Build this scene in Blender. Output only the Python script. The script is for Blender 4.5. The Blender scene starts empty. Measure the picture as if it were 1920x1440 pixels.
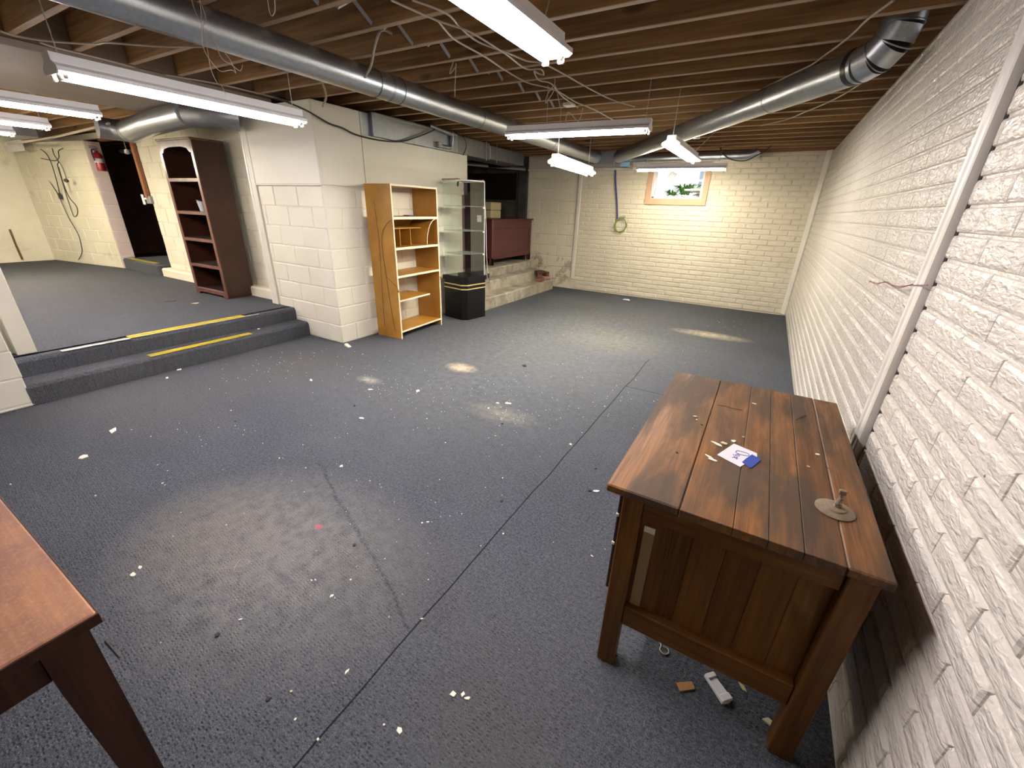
import bpy, bmesh, math, random
from mathutils import Vector, Matrix
C = bpy.context.scene.collection
scn = bpy.context.scene
random.seed(7)
PI = math.pi

# ---------------------------------------------------------------- camera, world, exposure
cd = bpy.data.cameras.new('camera'); cam = bpy.data.objects.new('camera', cd); C.objects.link(cam)
cd.sensor_width = 36.0; cd.sensor_fit = 'HORIZONTAL'; cd.lens = 36.0 * 773.64 / 1920.0
cd.clip_start = 0.02; cd.clip_end = 200
CR = Vector((0.86104, 0.50764, 0.03027)); CU = Vector((-0.22309, 0.32358, 0.91952)); CF = Vector((-0.45699, 0.7985, -0.39187))
CAM = Vector((-0.50996, 0.0, 1.47613))
m4 = Matrix((CR, CU, -CF)).transposed().to_4x4(); m4.translation = CAM
cam.matrix_world = m4
scn.camera = cam

w = bpy.data.worlds.new('world'); scn.world = w; w.use_nodes = True
bg = w.node_tree.nodes['Background']; bg.inputs[0].default_value = (0.95, 0.98, 1.0, 1); bg.inputs[1].default_value = 0.62
scn.view_settings.view_transform = 'Standard'; scn.view_settings.look = 'None'
scn.view_settings.gamma = 1.0; scn.view_settings.use_curve_mapping = False
scn.view_settings.exposure = 1.25
scn.cycles.max_bounces = 8; scn.cycles.diffuse_bounces = 5; scn.cycles.transparent_max_bounces = 16
scn.cycles.sample_clamp_indirect = 12.0
TUBE = 56.0                                   # emission of the fluorescent tubes
COOL = (1.0, 0.965, 0.94); PINK = (1.0, 0.93, 0.95); WARM = (1.0, 0.90, 0.70)

H = 2.383          # underside of the joists
FAR = 7.98         # far wall
ZU = 0.301         # raised floor

# ---------------------------------------------------------------- node materials
def nmat(name):
    m = bpy.data.materials.new(name); m.use_nodes = True
    nt = m.node_tree; b = nt.nodes['Principled BSDF']
    return m, nt, b
def lk(nt, a, b): nt.links.new(a, b)
def pos(nt):
    return nt.nodes.new('ShaderNodeNewGeometry').outputs['Position']
def objco(nt):
    tc = nt.nodes.new('ShaderNodeTexCoord'); oi = nt.nodes.new('ShaderNodeObjectInfo')
    v = nt.nodes.new('ShaderNodeVectorMath'); v.operation = 'SCALE'
    cx = nt.nodes.new('ShaderNodeCombineXYZ')
    for i in range(3): lk(nt, oi.outputs['Random'], cx.inputs[i])
    lk(nt, cx.outputs[0], v.inputs[0]); v.inputs['Scale'].default_value = 37.0
    a = nt.nodes.new('ShaderNodeVectorMath'); a.operation = 'ADD'
    lk(nt, tc.outputs['Object'], a.inputs[0]); lk(nt, v.outputs[0], a.inputs[1])
    return a.outputs[0], oi.outputs['Random']
def mapping(nt, v, scale=(1, 1, 1), loc=(0, 0, 0), rot=(0, 0, 0)):
    n = nt.nodes.new('ShaderNodeMapping'); lk(nt, v, n.inputs[0])
    n.inputs['Scale'].default_value = scale; n.inputs['Location'].default_value = loc; n.inputs['Rotation'].default_value = rot
    return n.outputs[0]
def noise(nt, v, scale, detail=3, rough=0.55, dist=0.0):
    n = nt.nodes.new('ShaderNodeTexNoise'); lk(nt, v, n.inputs['Vector'])
    n.inputs['Scale'].default_value = scale; n.inputs['Detail'].default_value = detail
    n.inputs['Roughness'].default_value = rough; n.inputs['Distortion'].default_value = dist
    return n.outputs[0]
def ramp(nt, f, stops, interp='LINEAR'):
    n = nt.nodes.new('ShaderNodeValToRGB'); lk(nt, f, n.inputs[0]); e = n.color_ramp; e.interpolation = interp
    while len(e.elements) > len(stops): e.elements.remove(e.elements[-1])
    while len(e.elements) < len(stops): e.elements.new(0.5)
    for el, (p, c) in zip(e.elements, stops):
        el.position = p; el.color = (c, c, c, 1) if not hasattr(c, '__len__') else (*c, 1)
    return n.outputs[0]
def mix(nt, f, a, b, mode='MIX'):
    n = nt.nodes.new('ShaderNodeMix'); n.data_type = 'RGBA'; n.blend_type = mode
    for s, v in ((n.inputs[0], f), (n.inputs[6], a), (n.inputs[7], b)):
        if hasattr(v, 'is_linked') or hasattr(v, 'node'): lk(nt, v, s)
        elif hasattr(v, '__len__'): s.default_value = (*v, 1)
        else: s.default_value = v
    return n.outputs[2]
def mth(nt, op, a, b=None, clamp=False):
    n = nt.nodes.new('ShaderNodeMath'); n.operation = op; n.use_clamp = clamp
    for s, v in ((n.inputs[0], a), (n.inputs[1], b)):
        if v is None: continue
        if hasattr(v, 'node'): lk(nt, v, s)
        else: s.default_value = v
    return n.outputs[0]
def bump(nt, b, h, strength=0.4, dist=0.01, prev=None):
    n = nt.nodes.new('ShaderNodeBump'); lk(nt, h, n.inputs['Height'])
    n.inputs['Strength'].default_value = strength; n.inputs['Distance'].default_value = dist
    if prev is not None: lk(nt, prev, n.inputs['Normal'])
    lk(nt, n.outputs[0], b.inputs['Normal']); return n.outputs[0]
def plain(name, col, rough=0.6, metal=0.0, spec=0.5):
    m, nt, b = nmat(name)
    b.inputs['Base Color'].default_value = (*col, 1); b.inputs['Roughness'].default_value = rough
    b.inputs['Metallic'].default_value = metal; b.inputs['Specular IOR Level'].default_value = spec
    return m
def painted(name, a, bcol, rough=0.5, ns=3.0, bs=60.0, bstr=0.25, dirt=None, dirtamt=0.0, bdist=0.004):
    m, nt, b = nmat(name); p = pos(nt)
    c = mix(nt, ramp(nt, noise(nt, p, ns, 4), [(0.35, 0.0), (0.7, 1.0)]), a, bcol)
    if dirt:
        d = ramp(nt, noise(nt, mapping(nt, p, loc=(3.1, 7.7, 1.3)), ns * 2.3, 6, 0.65), [(0.62 - dirtamt, 0.0), (0.80, 1.0)])
        c = mix(nt, d, c, dirt)
    lk(nt, c, b.inputs['Base Color']); b.inputs['Roughness'].default_value = rough
    bump(nt, b, noise(nt, p, bs, 4), bstr, bdist)
    return m
def lumber(name, dark, light, axis=0, rough=0.7, sc=1.0, contrast=1.0, knots=True, spec=0.3):
    m, nt, b = nmat(name); v, rnd = objco(nt)
    s = [14.0 * sc, 14.0 * sc, 14.0 * sc]; s[axis] = 0.7 * sc
    g = noise(nt, mapping(nt, v, tuple(s)), 1.6, 6, 0.6, 0.6)
    s2 = [90 * sc] * 3; s2[axis] = 2.5 * sc
    g2 = noise(nt, mapping(nt, v, tuple(s2)), 1.0, 3)
    f = mth(nt, 'ADD', mth(nt, 'MULTIPLY', g, 0.65), mth(nt, 'MULTIPLY', g2, 0.35))
    f = mth(nt, 'ADD', f, mth(nt, 'MULTIPLY', mth(nt, 'SUBTRACT', rnd, 0.5), 0.16))
    c = mix(nt, ramp(nt, f, [(0.5 - 0.18 / contrast, 0.0), (0.5 + 0.18 / contrast, 1.0)]), dark, light)
    if knots:
        vo = nt.nodes.new('ShaderNodeTexVoronoi'); s3 = [5.0 * sc] * 3; s3[axis] = 1.6 * sc
        lk(nt, mapping(nt, v, tuple(s3)), vo.inputs['Vector']); vo.inputs['Scale'].default_value = 1.0
        k = ramp(nt, vo.outputs['Distance'], [(0.07, 1.0), (0.16, 0.0)])
        c = mix(nt, mth(nt, 'MULTIPLY', k, 0.7), c, tuple(x * 0.25 for x in dark))
    lk(nt, c, b.inputs['Base Color']); b.inputs['Roughness'].default_value = rough
    b.inputs['Specular IOR Level'].default_value = spec
    bump(nt, b, g2, 0.15, 0.003)
    return m
def mottle(m, a, bcol):
    nt = m.node_tree; b = nt.nodes['Principled BSDF']; src = b.inputs['Base Color'].links[0].from_socket; p = pos(nt)
    c = mix(nt, ramp(nt, noise(nt, p, 7.0, 6, 0.7), [(0.42, 0.0), (0.62, 0.7)]), src, a)
    c = mix(nt, ramp(nt, noise(nt, p, 120.0, 5, 0.75), [(0.50, 0.0), (0.72, 0.6)]), c, bcol)
    lk(nt, c, b.inputs['Base Color'])
def galv(name, col=(0.46, 0.49, 0.52), rough=0.33, sp=70.0):
    m, nt, b = nmat(name); p = pos(nt)
    vo = nt.nodes.new('ShaderNodeTexVoronoi'); lk(nt, p, vo.inputs['Vector']); vo.inputs['Scale'].default_value = sp
    bw = nt.nodes.new('ShaderNodeRGBToBW'); lk(nt, vo.outputs['Color'], bw.inputs[0])
    c = mix(nt, ramp(nt, bw.outputs[0], [(0.2, 0.0), (0.8, 1.0)]), tuple(x * 0.93 for x in col), tuple(min(1, x * 1.06) for x in col))
    c = mix(nt, ramp(nt, noise(nt, p, 5.0, 5), [(0.5, 0.0), (0.75, 0.35)]), c, tuple(x * 0.7 for x in col))
    lk(nt, c, b.inputs['Base Color']); b.inputs['Metallic'].default_value = 0.92
    r = ramp(nt, bw.outputs[0], [(0.0, rough - 0.01), (1.0, rough + 0.02)]); lk(nt, r, b.inputs['Roughness'])
    return m
def glass(name, tint=(0.9, 1.0, 0.96), trans=0.9, edge=0.35):
    m, nt, b = nmat(name); nt.nodes.remove(b)
    out = nt.nodes['Material Output']
    t = nt.nodes.new('ShaderNodeBsdfTransparent'); t.inputs[0].default_value = (*[x * trans for x in tint], 1)
    g = nt.nodes.new('ShaderNodeBsdfGlossy'); g.inputs['Roughness'].default_value = 0.03; g.inputs[0].default_value = (0.9, 0.95, 0.93, 1)
    fr = nt.nodes.new('ShaderNodeFresnel'); fr.inputs[0].default_value = 1.5
    mx = nt.nodes.new('ShaderNodeMixShader'); lk(nt, mth(nt, 'MULTIPLY', fr.outputs[0], edge, True), mx.inputs[0])
    lk(nt, t.outputs[0], mx.inputs[1]); lk(nt, g.outputs[0], mx.inputs[2]); lk(nt, mx.outputs[0], out.inputs[0])
    return m
def glass_milky(name):
    m = glass(name, (0.90, 0.97, 0.93), 0.92, 1.0); nt = m.node_tree; out = nt.nodes['Material Output']
    src = out.inputs[0].links[0].from_socket
    d = nt.nodes.new('ShaderNodeBsdfDiffuse'); d.inputs[0].default_value = (0.75, 0.85, 0.80, 1)
    mx = nt.nodes.new('ShaderNodeMixShader'); mx.inputs[0].default_value = 0.22
    lk(nt, src, mx.inputs[1]); lk(nt, d.outputs[0], mx.inputs[2]); lk(nt, mx.outputs[0], out.inputs[0]); return m
def emit(name, col, s):
    m, nt, b = nmat(name)
    b.inputs['Base Color'].default_value = (0.9, 0.9, 0.9, 1)
    b.inputs['Emission Color'].default_value = (*col, 1); b.inputs['Emission Strength'].default_value = s
    return m

def carpet_mat():
    m, nt, b = nmat('carpet'); p = pos(nt)
    vo = nt.nodes.new('ShaderNodeTexVoronoi'); vo.inputs['Randomness'].default_value = 0.42
    lk(nt, mapping(nt, p, (52, 92, 0.0), rot=(0, 0, 0.16)), vo.inputs['Vector']); vo.inputs['Scale'].default_value = 1.0
    pit = ramp(nt, vo.outputs['Distance'], [(0.12, 1.0), (0.42, 0.0)])
    wv = mth(nt, 'MULTIPLY', pit, ramp(nt, noise(nt, p, 9.0, 3), [(0.30, 0.35), (0.62, 1.0)]))
    fine = noise(nt, p, 210.0, 3, 0.7)
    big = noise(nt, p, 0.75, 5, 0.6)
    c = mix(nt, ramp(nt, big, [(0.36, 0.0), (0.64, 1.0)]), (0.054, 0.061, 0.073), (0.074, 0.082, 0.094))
    c = mix(nt, mth(nt, 'MULTIPLY', wv, 0.75), c, (0.026, 0.027, 0.036))
    c = mix(nt, ramp(nt, fine, [(0.46, 0.0), (0.72, 0.8)]), c, (0.17, 0.172, 0.19))
    c = mix(nt, ramp(nt, fine, [(0.30, 0.75), (0.48, 0.0)]), c, (0.030, 0.032, 0.042))
    mid = noise(nt, p, 70.0, 4, 0.6)
    c = mix(nt, ramp(nt, mid, [(0.32, 0.55), (0.50, 0.0)]), c, (0.030, 0.033, 0.042))
    c = mix(nt, ramp(nt, mid, [(0.52, 0.0), (0.72, 0.5)]), c, (0.15, 0.155, 0.17))
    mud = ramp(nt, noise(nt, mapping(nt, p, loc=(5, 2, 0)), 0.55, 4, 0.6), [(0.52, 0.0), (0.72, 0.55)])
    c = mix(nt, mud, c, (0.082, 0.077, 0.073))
    for (x, y, rx, ry, st, col) in ((-2.6, 2.9, 1.9, 1.7, 1.1, (0.142, 0.150, 0.156)), (-2.3, 5.2, 2.2, 2.4, 1.2, (0.150, 0.155, 0.155)), (-2.15, 0.70, 0.85, 0.65, 1.8, (0.185, 0.180, 0.175)), (-8.0, 1.8, 4.5, 2.6, 1.6, (0.066, 0.064, 0.063)), (-2.50, 0.62, 0.50, 0.40, 0.8, (0.19, 0.165, 0.135)), (-2.86, 3.08, 0.20, 0.13, 2.0, (0.52, 0.42, 0.30)),  # broad patch over the raised floor is darkened to offset its strong lamps
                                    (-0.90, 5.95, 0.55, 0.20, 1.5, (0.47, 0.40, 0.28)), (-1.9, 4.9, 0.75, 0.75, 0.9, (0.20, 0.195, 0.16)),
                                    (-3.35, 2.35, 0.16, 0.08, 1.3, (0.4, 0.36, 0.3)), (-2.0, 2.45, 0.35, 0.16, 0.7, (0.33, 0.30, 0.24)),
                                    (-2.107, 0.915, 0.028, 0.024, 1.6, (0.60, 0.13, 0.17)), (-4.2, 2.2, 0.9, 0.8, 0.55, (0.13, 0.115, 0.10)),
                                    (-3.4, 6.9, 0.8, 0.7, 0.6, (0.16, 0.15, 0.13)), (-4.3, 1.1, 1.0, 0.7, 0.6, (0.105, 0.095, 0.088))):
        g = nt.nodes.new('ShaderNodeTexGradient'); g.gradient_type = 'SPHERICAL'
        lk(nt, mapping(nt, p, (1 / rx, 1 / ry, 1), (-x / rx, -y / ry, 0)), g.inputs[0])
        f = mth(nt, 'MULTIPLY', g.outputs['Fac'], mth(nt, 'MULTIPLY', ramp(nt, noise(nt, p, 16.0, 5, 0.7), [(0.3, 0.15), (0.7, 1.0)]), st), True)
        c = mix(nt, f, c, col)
    sx = nt.nodes.new('ShaderNodeSeparateXYZ'); lk(nt, p, sx.inputs[0])
    # seam between two widths of carpet, a cross seam beyond the desk, and a worn track
    wob = mth(nt, 'MULTIPLY', mth(nt, 'SUBTRACT', noise(nt, mapping(nt, p, (0.001, 1, 1)), 1.1, 2), 0.5), 0.05)
    s1 = mth(nt, 'LESS_THAN', mth(nt, 'ABSOLUTE', mth(nt, 'ADD', mth(nt, 'ADD', sx.outputs[0], 1.338), wob)), 0.0035)
    s1 = mth(nt, 'MULTIPLY', s1, mth(nt, 'LESS_THAN', sx.outputs[1], 4.45))
    s2 = mth(nt, 'MULTIPLY', mth(nt, 'LESS_THAN', mth(nt, 'ABSOLUTE', mth(nt, 'SUBTRACT', sx.outputs[1], 3.56)), 0.004), mth(nt, 'GREATER_THAN', sx.outputs[0], -1.34))
    c = mix(nt, mth(nt, 'MULTIPLY', mth(nt, 'MAXIMUM', s1, s2), 0.85), c, (0.006, 0.006, 0.009))
    # worn track: line from (-2.52,1.23) to (-1.37,0.77)
    dx, dy = 1.147, -0.456; ln = math.hypot(dx, dy); nx, ny = -dy / ln, dx / ln
    dd = mth(nt, 'ADD', mth(nt, 'MULTIPLY', mth(nt, 'ADD', sx.outputs[0], 2.519), nx), mth(nt, 'MULTIPLY', mth(nt, 'SUBTRACT', sx.outputs[1], 1.227), ny))
    dd = mth(nt, 'ADD', dd, mth(nt, 'MULTIPLY', mth(nt, 'SUBTRACT', noise(nt, p, 3.0, 1), 0.5), 0.09))
    tr = mth(nt, 'MULTIPLY', ramp(nt, mth(nt, 'ABSOLUTE', dd), [(0.0, 0.75), (0.014, 0.0)]), ramp(nt, mid, [(0.40, 1.0), (0.60, 0.25)]))
    tr = mth(nt, 'MULTIPLY', tr, mth(nt, 'MULTIPLY', mth(nt, 'LESS_THAN', sx.outputs[0], -1.34), mth(nt, 'GREATER_THAN', sx.outputs[0], -2.6)))
    c = mix(nt, tr, c, (0.03, 0.032, 0.045))
    lk(nt, c, b.inputs['Base Color']); b.inputs['Roughness'].default_value = 0.95; b.inputs['Specular IOR Level'].default_value = 0.1
    h = mth(nt, 'ADD', mth(nt, 'MULTIPLY', wv, -0.8), mth(nt, 'MULTIPLY', fine, 0.7))
    bump(nt, b, h, 0.7, 0.006)
    return m

def brick_paint(name, a, bcol):
    m, nt, b = nmat(name); p = pos(nt)
    c = mix(nt, ramp(nt, noise(nt, p, 1.3, 4), [(0.35, 0.0), (0.7, 1.0)]), a, bcol)
    chip = ramp(nt, noise(nt, mapping(nt, p, loc=(9, 4, 2)), 34.0, 3, 0.6), [(0.745, 0.0), (0.76, 1.0)])
    c = mix(nt, mth(nt, 'MULTIPLY', chip, 0.8), c, (0.05, 0.045, 0.05))
    lk(nt, c, b.inputs['Base Color']); b.inputs['Roughness'].default_value = 0.27; b.inputs['Specular IOR Level'].default_value = 0.5
    n1 = noise(nt, mapping(nt, p, (30, 30, 80)), 1.0, 2, 0.45, 0.7)
    n2 = noise(nt, p, 260.0, 2)
    n = bump(nt, b, n1, 0.7, 0.012)
    bump(nt, b, n2, 0.12, 0.003, n)
    return m

def board_mat():
    # dirty varnished oak with dark water stains along the boards (grain runs along Y)
    m, nt, b = nmat('desk_top_wood'); v, rnd = objco(nt); p = pos(nt)
    g = noise(nt, mapping(nt, v, (55, 2.2, 55)), 1.0, 6, 0.65, 0.5)
    g2 = noise(nt, mapping(nt, v, (190, 5, 190)), 1.0, 4, 0.6)
    f = mth(nt, 'ADD', mth(nt, 'MULTIPLY', g, 0.6), mth(nt, 'MULTIPLY', g2, 0.4))
    f = mth(nt, 'ADD', f, mth(nt, 'MULTIPLY', mth(nt, 'SUBTRACT', rnd, 0.5), 0.16))
    c = mix(nt, ramp(nt, f, [(0.36, 0.0), (0.62, 1.0)]), (0.058, 0.022, 0.0065), (0.205, 0.085, 0.022))
    st = ramp(nt, noise(nt, mapping(nt, p, (9, 1.8, 1), (1.7, 0.4, 0)), 1.0, 4, 0.6, 0.4), [(0.40, 0.0), (0.58, 0.85)])
    c = mix(nt, st, c, (0.046, 0.029, 0.017))
    dust = ramp(nt, noise(nt, p, 5.0, 6, 0.7), [(0.48, 0.0), (0.80, 0.28)])
    c = mix(nt, dust, c, (0.125, 0.085, 0.055))
    lk(nt, c, b.inputs['Base Color']); lk(nt, ramp(nt, st, [(0, 0.48), (0.8, 0.66)]), b.inputs['Roughness']); b.inputs['Specular IOR Level'].default_value = 0.35
    bump(nt, b, g2, 0.2, 0.002)
    return m

def block_wall_mat():
    # painted block with flaking paint and rust low down at the damp corner of the far wall
    m, nt, b = nmat('peeling_block_paint'); p = pos(nt)
    sx = nt.nodes.new('ShaderNodeSeparateXYZ'); lk(nt, p, sx.inputs[0])
    base = mix(nt, noise(nt, p, 2.0, 4), (0.62, 0.57, 0.43), (0.72, 0.67, 0.52))
    low = ramp(nt, mth(nt, 'DIVIDE', sx.outputs[2], 2.4), [(0.12, 1.0), (0.50, 0.0)])
    pe = mth(nt, 'ADD', noise(nt, p, 4.2, 8, 0.70), mth(nt, 'MULTIPLY', mth(nt, 'SUBTRACT', low, 0.5), 0.16))
    c = mix(nt, ramp(nt, pe, [(0.57, 0.0), (0.62, 0.85)]), base, (0.36, 0.29, 0.20))
    ru = mth(nt, 'MULTIPLY', ramp(nt, noise(nt, mapping(nt, p, (1, 1, 0.6), (2, 5, 1)), 6.0, 5, 0.6), [(0.57, 0.0), (0.68, 1.0)]), low)
    c = mix(nt, mth(nt, 'MULTIPLY', ru, 0.9), c, (0.30, 0.13, 0.035))
    lk(nt, c, b.inputs['Base Color']); b.inputs['Roughness'].default_value = 0.7
    bump(nt, b, pe, 0.5, 0.01)
    return m

M = {}
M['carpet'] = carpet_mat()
M['brick_white'] = brick_paint('white_brick_paint', (0.57, 0.53, 0.465), (0.63, 0.585, 0.52))
M['brick_cream'] = brick_paint('cream_brick_paint', (0.66, 0.60, 0.47), (0.72, 0.66, 0.53))
M['block'] = painted('white_block_paint', (0.62, 0.585, 0.48), (0.68, 0.645, 0.54), 0.5, 1.2, 90, 0.18)
M['block_pink_lit'] = painted('pink_lit_block_paint', (0.62, 0.50, 0.45), (0.70, 0.58, 0.53), 0.55, 1.5, 60, 0.25)  # pink cast of the light on the doorway reveal, put into the colour
M['block_rear'] = painted('cream_block_paint', (0.66, 0.61, 0.46), (0.74, 0.69, 0.55), 0.6, 1.5, 50, 0.35, (0.42, 0.35, 0.24), 0.02)
M['panel'] = painted('white_panel_paint', (0.56, 0.53, 0.44), (0.61, 0.58, 0.485), 0.42, 0.9, 140, 0.10)
M['peel'] = block_wall_mat()
M['trim'] = painted('white_trim_paint', (0.66, 0.62, 0.55), (0.74, 0.70, 0.62), 0.35, 2.0, 30, 0.08)
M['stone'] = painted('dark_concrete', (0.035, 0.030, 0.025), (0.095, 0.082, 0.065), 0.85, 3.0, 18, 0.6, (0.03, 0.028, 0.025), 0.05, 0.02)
M['concrete'] = painted('bare_concrete', (0.27, 0.235, 0.18), (0.46, 0.42, 0.34), 0.9, 4.5, 24, 0.8, (0.16, 0.125, 0.08), 0.12, 0.015)
M['joist'] = lumber('joist_lumber', (0.135, 0.066, 0.022), (0.36, 0.195, 0.075), 0, 0.75, 1.0)
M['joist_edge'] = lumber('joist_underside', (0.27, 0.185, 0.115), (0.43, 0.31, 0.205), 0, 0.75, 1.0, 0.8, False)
M['deck'] = lumber('deck_lumber', (0.075, 0.035, 0.014), (0.17, 0.085, 0.035), 1, 0.8)
M['beam'] = lumber('beam_lumber', (0.12, 0.075, 0.045), (0.20, 0.135, 0.085), 1, 0.8, 1.0, 0.8, False)
M['rim'] = lumber('rim_lumber', (0.20, 0.075, 0.035), (0.34, 0.15, 0.07), 0, 0.75)
M['galv'] = galv('galvanised_sheet')
M['galv_dark'] = galv('dull_galvanised_sheet', (0.33, 0.34, 0.35), 0.42, 40)
M['steel'] = plain('grey_steel', (0.30, 0.29, 0.29), 0.5, 0.7)
M['black_tape'] = plain('black_tape', (0.012, 0.012, 0.012), 0.35)
M['enamel'] = plain('white_enamel', (0.80, 0.79, 0.80), 0.35)
M['socket'] = plain('lamp_holder_plastic', (0.75, 0.72, 0.62), 0.45)
M['chain'] = plain('zinc_chain', (0.42, 0.40, 0.37), 0.45, 0.6)
M['wire_dark'] = plain('dark_cord', (0.03, 0.028, 0.028), 0.5)
M['wire_white'] = plain('white_cable', (0.42, 0.36, 0.29), 0.5)
M['wire_red'] = plain('red_wire', (0.15, 0.010, 0.015), 0.5)
M['wire_blue'] = plain('blue_tubing', (0.025, 0.035, 0.19), 0.4)
M['hose_green'] = plain('green_hose', (0.24, 0.28, 0.07), 0.5)
M['tube_cool'] = emit('tube_cool', COOL, TUBE); M['tube_old'] = emit('tube_old', PINK, TUBE * 0.78); M['tube_added'] = emit('tube_added', WARM, TUBE * 2.5); M['tube_pink'] = emit('tube_pink', PINK, TUBE * 0.68); M['tube_warm'] = emit('tube_warm', WARM, TUBE)
M['desk_top'] = board_mat()
M['desk_wood'] = lumber('desk_oak', (0.060, 0.020, 0.0040), (0.175, 0.070, 0.011), 2, 0.48, 1.6, 1.0, False, 0.22)
M['desk_rail'] = lumber('desk_oak_rail', (0.075, 0.026, 0.005), (0.20, 0.083, 0.014), 0, 0.46, 1.6, 1.0, False, 0.22)
M['desk_dark'] = plain('dark_plum_edge', (0.045, 0.012, 0.010), 0.4)
M['raw_strip'] = plain('bare_wood_strip', (0.27, 0.17, 0.075), 0.6)
M['shelf_wood'] = painted('honey_particle_board', (0.34, 0.155, 0.018), (0.45, 0.22, 0.030), 0.42, 5.0, 80, 0.08, (0.20, 0.085, 0.02), -0.03)
M['edge'] = plain('cream_edge_banding', (0.80, 0.70, 0.50), 0.45)
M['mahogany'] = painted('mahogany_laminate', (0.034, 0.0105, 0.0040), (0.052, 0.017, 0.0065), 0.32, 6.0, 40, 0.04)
M['mahogany_shaded'] = plain('shadow_brown_laminate', (0.012, 0.0045, 0.003), 0.5)  # darker copy of the laminate, carries the shade inside the bookcase
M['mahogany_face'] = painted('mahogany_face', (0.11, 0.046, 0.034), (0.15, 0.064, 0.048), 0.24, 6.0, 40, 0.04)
M['maroon'] = painted('maroon_paint', (0.080, 0.020, 0.018), (0.105, 0.027, 0.024), 0.45, 4.0, 50, 0.08)
M['plum'] = painted('plum_paint', (0.13, 0.055, 0.055), (0.17, 0.075, 0.075), 0.5, 3.0, 50, 0.08)
M['black'] = painted('black_laminate', (0.002, 0.002, 0.0025), (0.005, 0.005, 0.006), 0.5, 6, 90, 0.08)
M['black'].node_tree.nodes['Principled BSDF'].inputs['Specular IOR Level'].default_value = 0.25
M['gold'] = plain('gold_stripe', (0.62, 0.50, 0.22), 0.35, 0.3)
M['glass'] = glass('clear_glass', (0.985, 1.0, 0.99), 0.985, 0.35)
M['glass_shelf'] = glass_milky('green_edged_glass')
M['glass_smoke'] = glass('smoked_glass', (0.58, 0.54, 0.62), 0.60, 0.2)
M['paper'] = plain('white_paper', (0.62, 0.60, 0.62), 0.7)
M['ink'] = plain('blue_ink', (0.10, 0.10, 0.32), 0.6)
M['blue_tape'] = plain('blue_painters_tape', (0.020, 0.045, 0.26), 0.5)
M['chip'] = plain('paint_chip', (0.78, 0.74, 0.60), 0.6)
M['chip_white'] = plain('white_chip', (0.82, 0.82, 0.80), 0.6)
M['chip_tan'] = plain('tan_chip', (0.50, 0.42, 0.24), 0.7)
M['chip_green'] = plain('pale_green_chip', (0.55, 0.58, 0.36), 0.6)
M['dark_bit'] = plain('dark_grit', (0.012, 0.011, 0.012), 0.7)
M['cork'] = plain('tan_tile', (0.36, 0.17, 0.055), 0.6)
M['plastic_white'] = plain('white_plastic', (0.74, 0.73, 0.74), 0.35)
M['dusty_brass'] = painted('dusty_brass', (0.13, 0.092, 0.055), (0.20, 0.15, 0.095), 0.6, 30, 200, 0.2)
M['dark_brick'] = painted('dark_clay', (0.05, 0.022, 0.018), (0.10, 0.045, 0.035), 0.85, 14, 60, 0.5)
M['pale_brick'] = painted('dusty_clay', (0.24, 0.12, 0.08), (0.36, 0.22, 0.15), 0.85, 14, 60, 0.5)
M['red_brick'] = painted('red_clay', (0.11, 0.038, 0.022), (0.19, 0.075, 0.045), 0.85, 14, 60, 0.5, (0.35, 0.28, 0.2), 0.0)
M['yellow'] = painted('yellow_tape', (0.42, 0.31, 0.012), (0.50, 0.38, 0.03), 0.45, 20, 60, 0.2, (0.35, 0.25, 0.03), 0.02)
M['worn_tape'] = painted('worn_clear_tape', (0.30, 0.29, 0.28), (0.52, 0.50, 0.47), 0.4, 14, 60, 0.2, (0.10, 0.10, 0.12), 0.05)
M['rust'] = painted('rusty_iron', (0.10, 0.04, 0.015), (0.20, 0.09, 0.03), 0.8, 20, 60, 0.3)
M['ext_red'] = plain('extinguisher_red', (0.30, 0.012, 0.018), 0.3)
M['window_trim'] = painted('tan_window_trim', (0.50, 0.31, 0.19), (0.56, 0.36, 0.23), 0.5, 3.0, 60, 0.1)
M['sash'] = plain('white_sash', (0.76, 0.74, 0.76), 0.4)
M['table_top'] = lumber('table_top_wood', (0.19, 0.075, 0.034), (0.40, 0.19, 0.095), 0, 0.5, 1.0, 0.8, False, 0.4)
mottle(M['table_top'], (0.21, 0.10, 0.078), (0.48, 0.28, 0.17))
M['table_leg'] = lumber('table_leg_wood', (0.030, 0.010, 0.005), (0.075, 0.028, 0.011), 2, 0.4, 1.2, 1.0, False, 0.4)
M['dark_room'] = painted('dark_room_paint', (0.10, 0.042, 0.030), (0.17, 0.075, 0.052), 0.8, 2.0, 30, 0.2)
M['rock'] = painted('garden_rock', (0.35, 0.32, 0.27), (0.62, 0.58, 0.50), 0.9, 4.0, 20, 0.5)
M['leaf'] = plain('green_leaf', (0.10, 0.30, 0.03), 0.5)
M['soil'] = painted('garden_soil', (0.20, 0.18, 0.13), (0.42, 0.40, 0.34), 0.95, 6.0, 30, 0.5)
M['tin'] = plain('grey_tin', (0.42, 0.43, 0.48), 0.35, 0.2)
M['drywall'] = painted('brown_soffit_board', (0.20, 0.155, 0.12), (0.26, 0.205, 0.16), 0.7, 1.5, 60, 0.1)
M['tag_cyan'] = plain('pale_blue_label', (0.30, 0.58, 0.85), 0.5)
M['siding'] = plain('pale_blue_siding', (0.55, 0.66, 0.80), 0.6)

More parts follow.
